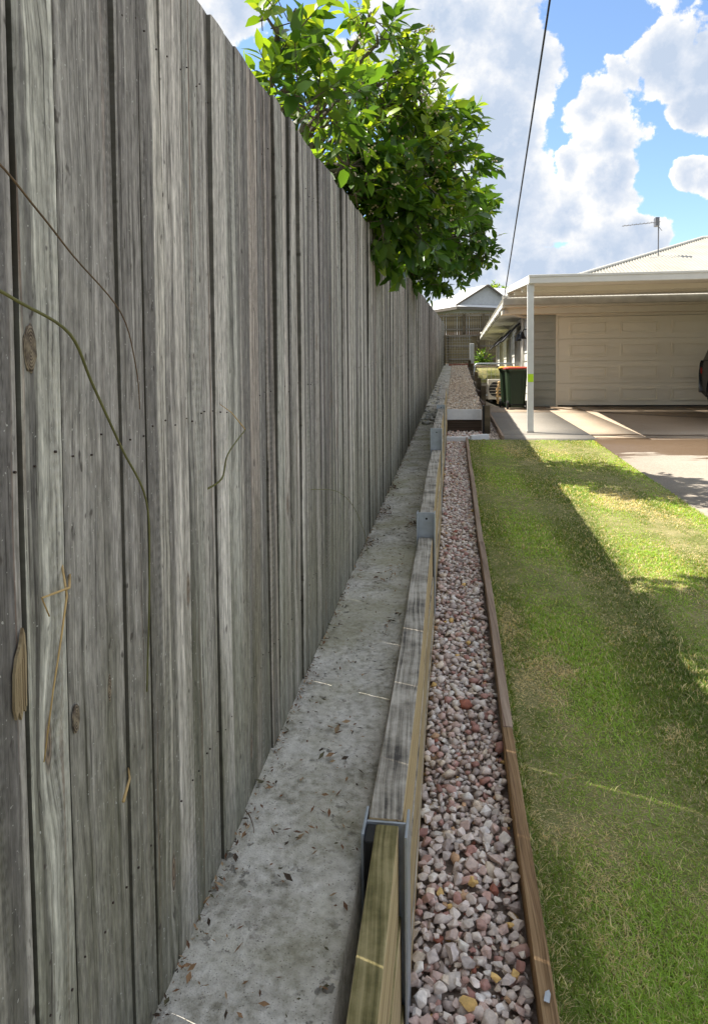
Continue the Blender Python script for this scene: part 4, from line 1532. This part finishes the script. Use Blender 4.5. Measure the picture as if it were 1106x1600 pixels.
RW = thing('timber_steps', 'brown horizontal timber retaining boards behind the tubular gate', 'retaining wall', (1.1, 22.2, 0.75))
for i in range(5):
    MB().box(-.54, .585, i * .02, .08 + i * .02, -0.05 + i * .175, .115 + i * .175).build('board', M['rail'], RW, 0.005)
tag(sheet('garden_bank', -0.50, 1.71, 28.5, 32.4, lambda x, y: 1.74 + 0.06 * (y - 28.5), M['soil'], 6, 14, 0.8, 0.03), kind='structure')
tag(sheet('upper_path', 0.60, 1.71, 22.25, 28.5, lambda x, y: 1.59 + 0.02 * (y - 22.2), M['turf'], 4, 14, 0.7, 0.02), kind='structure')


def far_fence(name, label, x0, x1, y, z0, z1, rails, posts, pw=0.05, side=-1):
    f_ = thing(name, label, 'fence', (x0, y, z0))
    rr = random.Random(int(y * 10))
    mb = MB()
    x = x0
    while x < x1:
        w = rr.choice((.09, .095, .10))
        dz = rr.uniform(-.02, .02)
        mb.box(x - x0, x - x0 + w, 0, .015, 0, z1 - z0 + dz)
        x += w + rr.choice((.003, .008, .02))
    p = mb.build('paling_run', M['paling_far'], f_)
    p['kind'] = 'stuff'
    for z in rails:
        MB().box(0, x1 - x0, side * .055, side * .002 if side < 0 else .06, z - z0, z - z0 + .075).build('rail', M['rail'], f_)
    for px in posts:
        MB().box(px - x0, px - x0 + .1, -.16, -.058, -.6, z1 - z0 - .03).build('post', M['dark_post'], f_)
    return f_


far_fence('boundary_fence', 'old grey paling fence with posts and rails under the white roof', -3.0, 6.0, 33.6, 2.85, 4.30, (2.98, 3.52, 4.16), (-.7 - 1.2, 0.33, 1.22, 2.4, 4.2))
far_fence('back_fence', 'lower weathered paling fence with pale rails at the end of the garden', -0.45, 2.6, 32.2, 1.80, 3.22, (2.10, 2.68, 3.15), (-.40, .95, 2.3))

WF = thing('wire_fence', 'wire mesh fence with a grey post at the end of the gravel bed', 'fence', (0.64, 29.0, 1.5))
MB().box(-.09, .09, -.09, .09, -.1, 1.20).build('post', M['nwall'], WF, 0.01)
MB().box(-1.12, -1.05, -.03, .03, -.1, 1.55).build('post', M['dark_post'], WF)
for i in range(11):
    MB().tube([(-1.08 + i * .1, 0, .1), (-1.08 + i * .1, 0, 1.5)], .0045, 4).build('wire', M['wire'], WF)
for i in range(13):
    MB().tube([(-1.08, 0, .15 + i * .11), (0, 0, .15 + i * .11)], .0045, 4).build('wire', M['wire'], WF)


# ------------------------------------------------------------------ neighbour's house beyond
def build_neighbour():
    N_ = thing('neighbour_house', "white roofed neighbouring house with grey gable beyond the far fence", 'house', (0.09, 40.0, 2.0), R(33))
    L, Wd, ze, pt_ = 11.0, 9.0, 3.2, 0.40
    MB().box(.45, L - .45, .45, Wd - .45, -1.5, ze - .05).build('wall', M['nwall'], N_)
    d = Wd / 2
    zr = ze + d * pt_
    V = [(0, 0, ze), (L, 0, ze), (L, Wd, ze), (0, Wd, ze), (d, d, zr), (L - d, d, zr)]
    rf = MB().add(V, [(0, 1, 5, 4), (1, 2, 5), (2, 3, 4, 5), (3, 0, 4)]).build('roof', M['white_paint'], N_)
    MB().add([(0, 0, ze - .02), (L, 0, ze - .02), (L, Wd, ze - .02), (0, Wd, ze - .02)], [(0, 1, 2, 3)]).build('eave_lining', M['ngutter'], rf)
    for a in ((0, L, -.10, -.005), (0, L, Wd + .005, Wd + .10)):
        MB().box(a[0], a[1], a[2], a[3], ze - .14, ze + .02).build('gutter', M['ngutter'], rf)
    MB().box(-.10, -.005, -.1, Wd + .1, ze - .14, ze + .02).build('gutter', M['ngutter'], rf)
    # gable standing on the front slope
    g0, g1, v0 = 0.35, 4.3, 0.55
    gm = (g0 + g1) / 2
    zb = ze + v0 * pt_ + .02
    zt = zb + (gm - g0) * 0.56
    back = v0 + (zt - zb) / pt_
    MB().add([(g0, v0, zb), (g1, v0, zb), (gm, v0, zt)], [(0, 1, 2)]).build('gable', M['nwall'], rf)
    MB().add([(g0 - .15, v0 - .15, zb - .08), (gm, v0 - .15, zt + .02), (gm, back, zt + .02), (g0 - .15, v0 + .1, zb - .08), (g1 + .15, v0 - .15, zb - .08), (g1 + .15, v0 + .1, zb - .08)],
             [(0, 1, 2, 3), (1, 4, 5, 2)]).build('gable_roof', M['white_paint'], rf)
    for a in (g0 - .15, g1 + .15):
        MB().tube([(a, v0 - .16, zb - .10), (gm, v0 - .16, zt + .0)], .07, 4).build('barge_board', M['ngutter'], rf)


build_neighbour()


# ------------------------------------------------------------------ parked four-wheel drive
def build_car():
    K = thing('parked_car', 'dark grey four-wheel drive wagon backed up to the garage door', 'car', (6.0, 13.65, slabz(13.65)))
    K.rotation_euler = (0.025, 0, 0)
    # local: y forward axis is -Y world; rear at +2.30
    hw = 0.92

    def yy(a):
        return 2.30 - a
    prof = [(0.10, .42), (0.02, .55), (0.0, .78), (0.06, 1.0), (0.13, 1.06), (1.2, 1.08), (3.35, 1.07), (4.15, .98), (4.48, .86), (4.60, .62), (4.56, .40), (4.40, .30)]

    def arch(c):
        return [(c + .42 * math.cos(a), .36 + .42 * math.sin(a)) for a in np.linspace(-0.12, math.pi + 0.12, 14)]
    low = prof + [(p[0], max(p[1], .28)) for p in arch(3.68)] + [(p[0], max(p[1], .28)) for p in arch(.88)]
    n = len(low)
    vs = []
    secs = ((-hw + .05, .985), (-hw, 1.0), (-hw + .015, 1.0), (hw - .015, 1.0), (hw, 1.0), (hw - .05, .985))
    for x, s_ in ((-hw + .04, .97), (-hw, 1.0), (hw, 1.0), (hw - .04, .97)):
        for (a, z) in low:
            vs.append((x, yy(2.3 + (a - 2.3) * s_), .66 + (z - .66) * s_))
    fs = [tuple(range(n)), tuple(range(3 * n, 4 * n))[::-1]]
    for j in range(3):
        fs += [(j * n + i, j * n + (i + 1) % n, (j + 1) * n + (i + 1) % n, (j + 1) * n + i) for i in range(n)]
    MB().add(vs, fs).build('body', M['carpaint'], K)
    # cabin
    cb = [(0.12, 1.05), (3.42, 1.06), (2.62, 1.70), (2.2, 1.745), (.9, 1.74), (.42, 1.68)]
    vs = []
    for s_ in (-1, 1):
        for (a, z) in cb:
            w = hw - .03 - max(0, z - 1.05) * .26
            vs.append((s_ * w, yy(a), z))
    m_ = len(cb)
    cab = MB().add(vs, [tuple(range(m_)), tuple(range(m_, 2 * m_))[::-1]] + [(i, (i + 1) % m_, m_ + (i + 1) % m_, m_ + i) for i in range(m_)]).build('cabin', M['carpaint'], K, 0.03, 2)
    for s_ in (-1, 1):
        for a0, a1, t0, t1 in ((.34, 1.02, .55, 1.0), (1.10, 2.02, 1.08, 2.0), (2.10, 3.10, 2.08, 2.55)):
            q = []
            for a, z in ((a0, 1.13), (a1, 1.13), (t1, 1.62), (t0, 1.62)):
                q.append((s_ * (hw - .03 - (z - 1.05) * .26 + .006), yy(a), z))
            q2 = [(p[0] - s_ * .01, p[1], p[2]) for p in q]
            MB().add(q + q2, [(0, 1, 2, 3), (4, 5, 6, 7), (0, 1, 5, 4), (1, 2, 6, 5), (2, 3, 7, 6), (3, 0, 4, 7)]).build('side_window', M['glass'], cab)
        MB().box(s_ * .95 - .09, s_ * .95 + .09, yy(2.98) - .05, yy(2.98) + .05, 1.12, 1.28).build('mirror', M['carpaint'], K, 0.03, 2)
        MB().box(s_ * .80 - .10, s_ * .80 + .11, yy(.07) - .02, yy(-.02), .78, 1.0).build('tail_lamp', M['redglass'], K, 0.015)
        MB().box(s_ * .68 - .18, s_ * .68 + .18, yy(4.56), yy(4.40), .68, .82).build('headlight', M['headglass'], K, 0.02)
        for a in (.88, 3.68):
            wh = MB().tube([(s_ * .66, yy(a), .36), (s_ * .70, yy(a), .36), (s_ * .88, yy(a), .36), (s_ * .91, yy(a), .36)], [.335, .365, .365, .335], 32).build('wheel', M['rubber'], K, smooth=False)
            MB().tube([(s_ * .900, yy(a), .36), (s_ * .914, yy(a), .36)], [.245, .235], 28).build('rim', M['carplastic'], wh)
            for k in range(5):
                th = k * 2 * math.pi / 5 + .3
                c, sn = math.cos(th), math.sin(th)
                MB().add([(s_ * xx, yy(a) + r_ * c - o2 * sn, .36 + r_ * sn + o2 * c) for xx in (.913, .925) for r_, o2 in ((.03, -.03), (.235, -.045), (.235, .045), (.03, .03))],
                         [(0, 1, 2, 3), (4, 5, 6, 7), (0, 1, 5, 4), (1, 2, 6, 5), (2, 3, 7, 6), (3, 0, 4, 7)]).build('spoke', M['alloy'], wh)
            ring = [(s_ * .917, yy(a) + .238 * math.cos(t_), .36 + .238 * math.sin(t_)) for t_ in np.linspace(0, 2 * math.pi, 29)]
            MB().tube(ring, .014, 6).build('rim_lip', M['alloy'], wh)
        for a in (1.06, 2.06, 3.08):
            MB().box(s_ * (hw + .001) - .002, s_ * (hw + .001) + .002, yy(a) - .004, yy(a) + .004, .50, 1.04).build('door_gap', M['carplastic'], K)
        for a in (1.18, 2.18):
            MB().box(s_ * .925 - .015, s_ * .925 + .015, yy(a) - .17, yy(a), .94, .97).build('door_handle', M['carpaint'], K, 0.006)
        MB().box(s_ * .92 - .035, s_ * .92 + .02, yy(3.2), yy(1.36), .27, .36).build('side_step', M['carplastic'], K, 0.01)
    MB().add([(-.70, yy(.17), 1.15), (.70, yy(.17), 1.15), (.60, yy(.40), 1.62), (-.60, yy(.40), 1.62), (-.70, yy(.20), 1.15), (.70, yy(.20), 1.15), (.60, yy(.43), 1.62), (-.60, yy(.43), 1.62)],
             [(0, 1, 2, 3), (4, 5, 6, 7), (0, 1, 5, 4), (1, 2, 6, 5), (2, 3, 7, 6), (3, 0, 4, 7)]).build('rear_window', M['glass'], cab)
    MB().add([(-.78, yy(3.36), 1.12), (.78, yy(3.36), 1.12), (.66, yy(2.68), 1.67), (-.66, yy(2.68), 1.67), (-.78, yy(3.32), 1.10), (.78, yy(3.32), 1.10), (.66, yy(2.64), 1.65), (-.66, yy(2.64), 1.65)],
             [(0, 1, 2, 3), (4, 5, 6, 7), (0, 1, 5, 4), (1, 2, 6, 5), (2, 3, 7, 6), (3, 0, 4, 7)]).build('windscreen', M['glass'], cab)
    MB().box(-.90, .90, yy(.10), yy(-.07), .38, .62).build('rear_bumper', M['carplastic'], K, 0.03, 2)
    MB().box(-.88, .88, yy(4.66), yy(4.5), .36, .60).build('front_bumper', M['carplastic'], K, 0.03, 2)
    MB().box(-.80, .80, -2.0, 2.1, .24, .45).build('underbody', M['carplastic'], K)


build_car()


# ------------------------------------------------------------------ citrus trees
LEAF_T = [(0.0, 0.0), (0.28, 0.43), (0.64, 0.40), (1.0, 0.0)]


def leaf_arrays(P, A, Nn, Ln, Wn, fold=0.22, droop=0.22):
    """P base, A axis, Nn up vectors, Ln lengths -> verts (n,8,3)"""
    Sd = np.cross(A, Nn)
    Sd /= np.linalg.norm(Sd, axis=1, keepdims=True) + 1e-9
    Up = np.cross(Sd, A)
    out = []

    def pt(t_, s_, h):
        return P + A * (Ln * t_)[:, None] + Sd * (Wn * s_)[:, None] + Up * (Ln * h)[:, None]
    out.append(pt(0.0, 0, 0))
    for t_, w in LEAF_T[1:3]:
        dr = -droop * t_ * t_
        out += [pt(t_, -w, dr + fold * w * .55), pt(t_, 0, dr), pt(t_, w, dr + fold * w * .55)]
    out.append(pt(1.0, 0, -droop))
    return np.stack(out, 1)


LEAF_F = np.array([(0, 2, 1), (0, 3, 2), (1, 2, 5), (1, 5, 4), (2, 3, 6), (2, 6, 5), (4, 5, 7), (5, 6, 7)])


def unit(v):
    return v / (np.linalg.norm(v, axis=-1, keepdims=True) + 1e-9)


def crown(lobes, per_m2, leaf_len, seed, pal_old, pal_new, new_frac, leaves_per=9, twig_len=.17, shell=0.62):
    g = np.random.default_rng(seed)
    Ps, As, Ns, Ls, Cs, tw = [], [], [], [], [], []
    for (cx, cy, cz, rx, ry, rz) in lobes:
        n = int(per_m2 * 4 * math.pi * ((rx * ry + ry * rz + rx * rz) / 3))
        d = unit(g.normal(size=(n, 3)))
        rad = shell + (1.02 - shell) * g.random(n) ** 0.7
        wob = 1 + 0.16 * np.sin(d[:, 0] * 7 + seed) * np.sin(d[:, 2] * 6 + d[:, 1] * 5)
        base = np.array([cx, cy, cz]) + d * np.array([rx, ry, rz]) * (rad * wob)[:, None]
        out = unit(d + 0.55 * g.normal(size=(n, 3)) + np.array([0, 0, 0.30]))
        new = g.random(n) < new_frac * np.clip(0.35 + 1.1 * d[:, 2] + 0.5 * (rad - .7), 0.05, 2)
        for i in range(n):
            tl = twig_len * g.uniform(.6, 1.4)
            p0 = base[i]
            ax = out[i]
            sidev = unit(np.cross(ax, g.normal(size=3)))
            up2 = np.cross(ax, sidev)
            m = g.integers(leaves_per - 3, leaves_per + 3)
            tw.append((p0 - ax * tl * .5, p0 + ax * tl))
            isnew = new[i]
            for k_ in range(m):
                f_ = (k_ + .5) / m
                th = k_ * 2.4 + g.normal() * .3
                radial = sidev * math.cos(th) + up2 * math.sin(th)
                a = unit(radial * (1.0 - .45 * f_) + ax * (.35 + .75 * f_) + np.array([0, 0, -.12]) + .18 * g.normal(size=3))
                Ps.append(p0 + ax * tl * f_)
                As.append(a)
                nn = unit(ax * .8 + np.array([0, 0, .9]) - a * .2 + .35 * g.normal(size=3))
                Ns.append(nn)
                L = leaf_len * g.uniform(.65, 1.2) * (0.78 if isnew else 1.0)
                Ls.append(L)
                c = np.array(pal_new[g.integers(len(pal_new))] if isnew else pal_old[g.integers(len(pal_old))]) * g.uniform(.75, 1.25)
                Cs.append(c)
    Ps, As, Ns, Ls, Cs = map(np.array, (Ps, As, Ns, Ls, Cs))
    return Ps, As, Ns, Ls, Cs, tw


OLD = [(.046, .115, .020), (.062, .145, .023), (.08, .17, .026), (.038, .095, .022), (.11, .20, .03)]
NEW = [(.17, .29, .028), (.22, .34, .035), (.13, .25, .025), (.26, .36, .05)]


def build_tree(name, label, base, lobes, per_m2, leaf_len, seed, singles=0, near_test=None, new_frac=.3, blossoms=0, limbs=True, cat='tree'):
    T = thing(name, label, cat, base)
    inv = Matrix.Translation((-base[0], -base[1], -base[2]))
    Ps, As, Ns, Ls, Cs, tw = crown(lobes, per_m2, leaf_len, seed, OLD, NEW, new_frac)
    n = len(Ps)
    Wn = Ls * rng.uniform(.46, .60, n)
    V = leaf_arrays(Ps, As, Ns, Ls, Wn)
    pick = np.zeros(n, bool)
    if singles:
        cand = np.where(near_test(Ps))[0]
        dist = np.linalg.norm(Ps[cand] - np.array([0, 0, 1.5]), axis=1)
        score = Ls[cand] / dist
        pick[cand[np.argsort(-score)[:singles]]] = True
    keep = ~pick
    V2 = V[keep].reshape(-1, 3)
    k_ = keep.sum()
    F = (np.arange(k_)[:, None, None] * 8 + LEAF_F[None]).reshape(-1, 3)
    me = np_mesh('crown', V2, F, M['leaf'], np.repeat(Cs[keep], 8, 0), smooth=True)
    cr = link('crown', me, T)
    cr['kind'] = 'stuff'
    cr.matrix_local = inv
    if singles:
        ident = leaf_arrays(np.zeros((1, 3)), np.array([[0, 1., 0]]), np.array([[0, 0, 1.]]), np.ones(1), np.full(1, .53))[0]
        lm = np_mesh('leaf', ident, LEAF_F, M['leaf'], np.ones((8, 3)), smooth=True)
        for i in np.where(pick)[0]:
            a = Vector(As[i])
            s_ = a.cross(Vector(Ns[i])).normalized()
            u_ = s_.cross(a)
            o = link('leaf', lm, cr)
            mt = Matrix((s_, a, u_)).transposed().to_4x4() * 1.0
            o.matrix_local = Matrix.Translation(Ps[i]) @ mt @ Matrix.Scale(Ls[i], 4)
            o.color = (*Cs[i], 1)
    if limbs:
        tb = MB()
        trunk_top = Vector((base[0], base[1], max(base[2] + 1.15, min(l[2] for l in lobes))))
        MB().tube([Vector(base) - Vector((0, 0, .1)), Vector(base) + Vector((.03, .02, .5)), trunk_top], [.085, .07, .06], 10).build('trunk', M['bark'], T).matrix_local = inv
        rr = random.Random(seed)
        ends = []
        for (cx, cy, cz, rx, ry, rz) in lobes:
            c = Vector((cx, cy, cz))
            mid = trunk_top.lerp(c, .5) + Vector((rr.uniform(-.1, .1), rr.uniform(-.1, .1), .12))
            tb.tube([trunk_top - Vector((0, 0, .05)), mid, c], [.032, .018, .009], 7)
            ends.append((mid, c))
        for j, (a, b_) in enumerate(tw):
            a, b_ = Vector(a), Vector(b_)
            if j % 3 == 0:
                mc = min(ends, key=lambda e: (e[1] - a).length)
                tb.tube([mc[1], mc[1].lerp(a, .55) + Vector((0, 0, .03)), a, b_], [.008, .006, .004, .0018], 5, caps=False)
            else:
                tb.tube([a, b_], [.003, .0015], 4, caps=False)
        br = tb.build('branches', M['bark'], T)
        br.matrix_local = inv
    if blossoms:
        rr = random.Random(seed + 5)
        bb = MB()
        outer = [t_ for t_ in tw if near_test is None or near_test(np.array([t_[1]]))[0]]
        for _ in range(blossoms):
            a, b_ = rr.choice(outer)
            for q in range(rr.randint(4, 9)):
                c = Vector(b_) + Vector((rr.gauss(0, .02), rr.gauss(0, .02), rr.gauss(0, .02)))
                r_ = rr.uniform(.004, .009)
                ax = Vector((rr.gauss(0, 1), rr.gauss(0, 1), rr.gauss(0, 1))).normalized()
                s1 = ax.orthogonal().normalized()
                s2 = ax.cross(s1)
                bb.add([c - ax * r_ * 1.3, c + s1 * r_, c + s2 * r_, c - s1 * r_, c - s2 * r_, c + ax * r_ * 1.3],
                       [(0, 2, 1), (0, 3, 2), (0, 4, 3), (0, 1, 4), (5, 1, 2), (5, 2, 3), (5, 3, 4), (5, 4, 1)])
        o = bb.build('blossoms', M['petal'], T)
        o['kind'] = 'stuff'
        o.matrix_local = inv
    return T


LOBES1 = [(-0.7, 3.0, 2.66, .14, .18, .15), (-0.72, 2.9, 2.9, .09, .12, .11), (-0.6, 3.2, 2.68, .08, .11, .08), (-0.41, 3.9, 3.29, .09, .11, .06), (-0.24, 4.1, 3.26, .06, .08, .05), (-0.59, 4.0, 2.66, .22, .27, .22),
          (-0.31, 4.4, 2.82, .30, .36, .30), (-0.15, 4.8, 3.12, .20, .25, .20), (-0.05, 4.9, 3.22, .08, .10, .08), (-0.09, 4.9, 2.84, .24, .28, .24), (-0.66, 3.05, 3.02, .07, .09, .08), (-0.46, 3.9, 3.42, .08, .1, .08), (-0.30, 4.3, 3.14, .16, .2, .12), (-0.29, 4.6, 2.54, .28, .34, .28),
          (-0.48, 4.3, 2.54, .24, .28, .24), (-0.52, 3.9, 3.03, .09, .12, .10), (-0.56, 3.5, 2.86, .10, .14, .12), (-0.42, 4.2, 3.08, .14, .18, .14), (-.85, 4.4, 2.45, .30, .40, .25)]
LOBES2 = [(-0.04, 8.0, 3.0, .38, .45, .38), (-0.18, 8.6, 2.78, .28, .35, .25), (-0.48, 8.8, 2.96, .36, .45, .36), (0.26, 7.8, 2.76, .11, .14, .09), (0.09, 7.6, 3.05, .24, .29, .24), (0.28, 7.4, 3.25, .08, .1, .08), (-0.08, 8.2, 3.45, .30, .36, .28), (-.75, 8.4, 2.8, .3, .4, .3)]
build_tree('citrus_tree', 'big leafy citrus tree overhanging the near part of the fence', (-1.15, 4.3, 0.2), LOBES1, 72, .108, 3, 290,
           lambda P: (P[:, 0] > -.62) & (P[:, 1] < 5.2) & (P[:, 2] > 2.36), .70, 150)
build_tree('citrus_tree', 'smaller citrus tree drooping over the far part of the fence', (-1.1, 8.3, 0.35), LOBES2, 62, .112, 5, 0, lambda P: P[:, 0] > -.4, .38, 40)
build_tree('far_tree', 'light green leafy tree behind the neighbouring house roof', (3.4, 56.0, 2.6), [(3.1, 56, 7.5, .8, .9, .75), (3.9, 56.4, 7.0, .9, 1, .7), (3.4, 56, 6.2, 1.2, 1.2, 1.2)], 12, .36, 7, 0, None, 1.2, 0)
build_tree('garden_shrub', 'small dark shrub beside the grey post at the end of the garden', (1.15, 30.2, 1.8), [(1.15, 30.2, 2.10, .28, .25, .28), (0.9, 30.6, 2.0, .2, .2, .2)], 60, .10, 9, 0, None, .3, 0, limbs=False, cat='shrub')
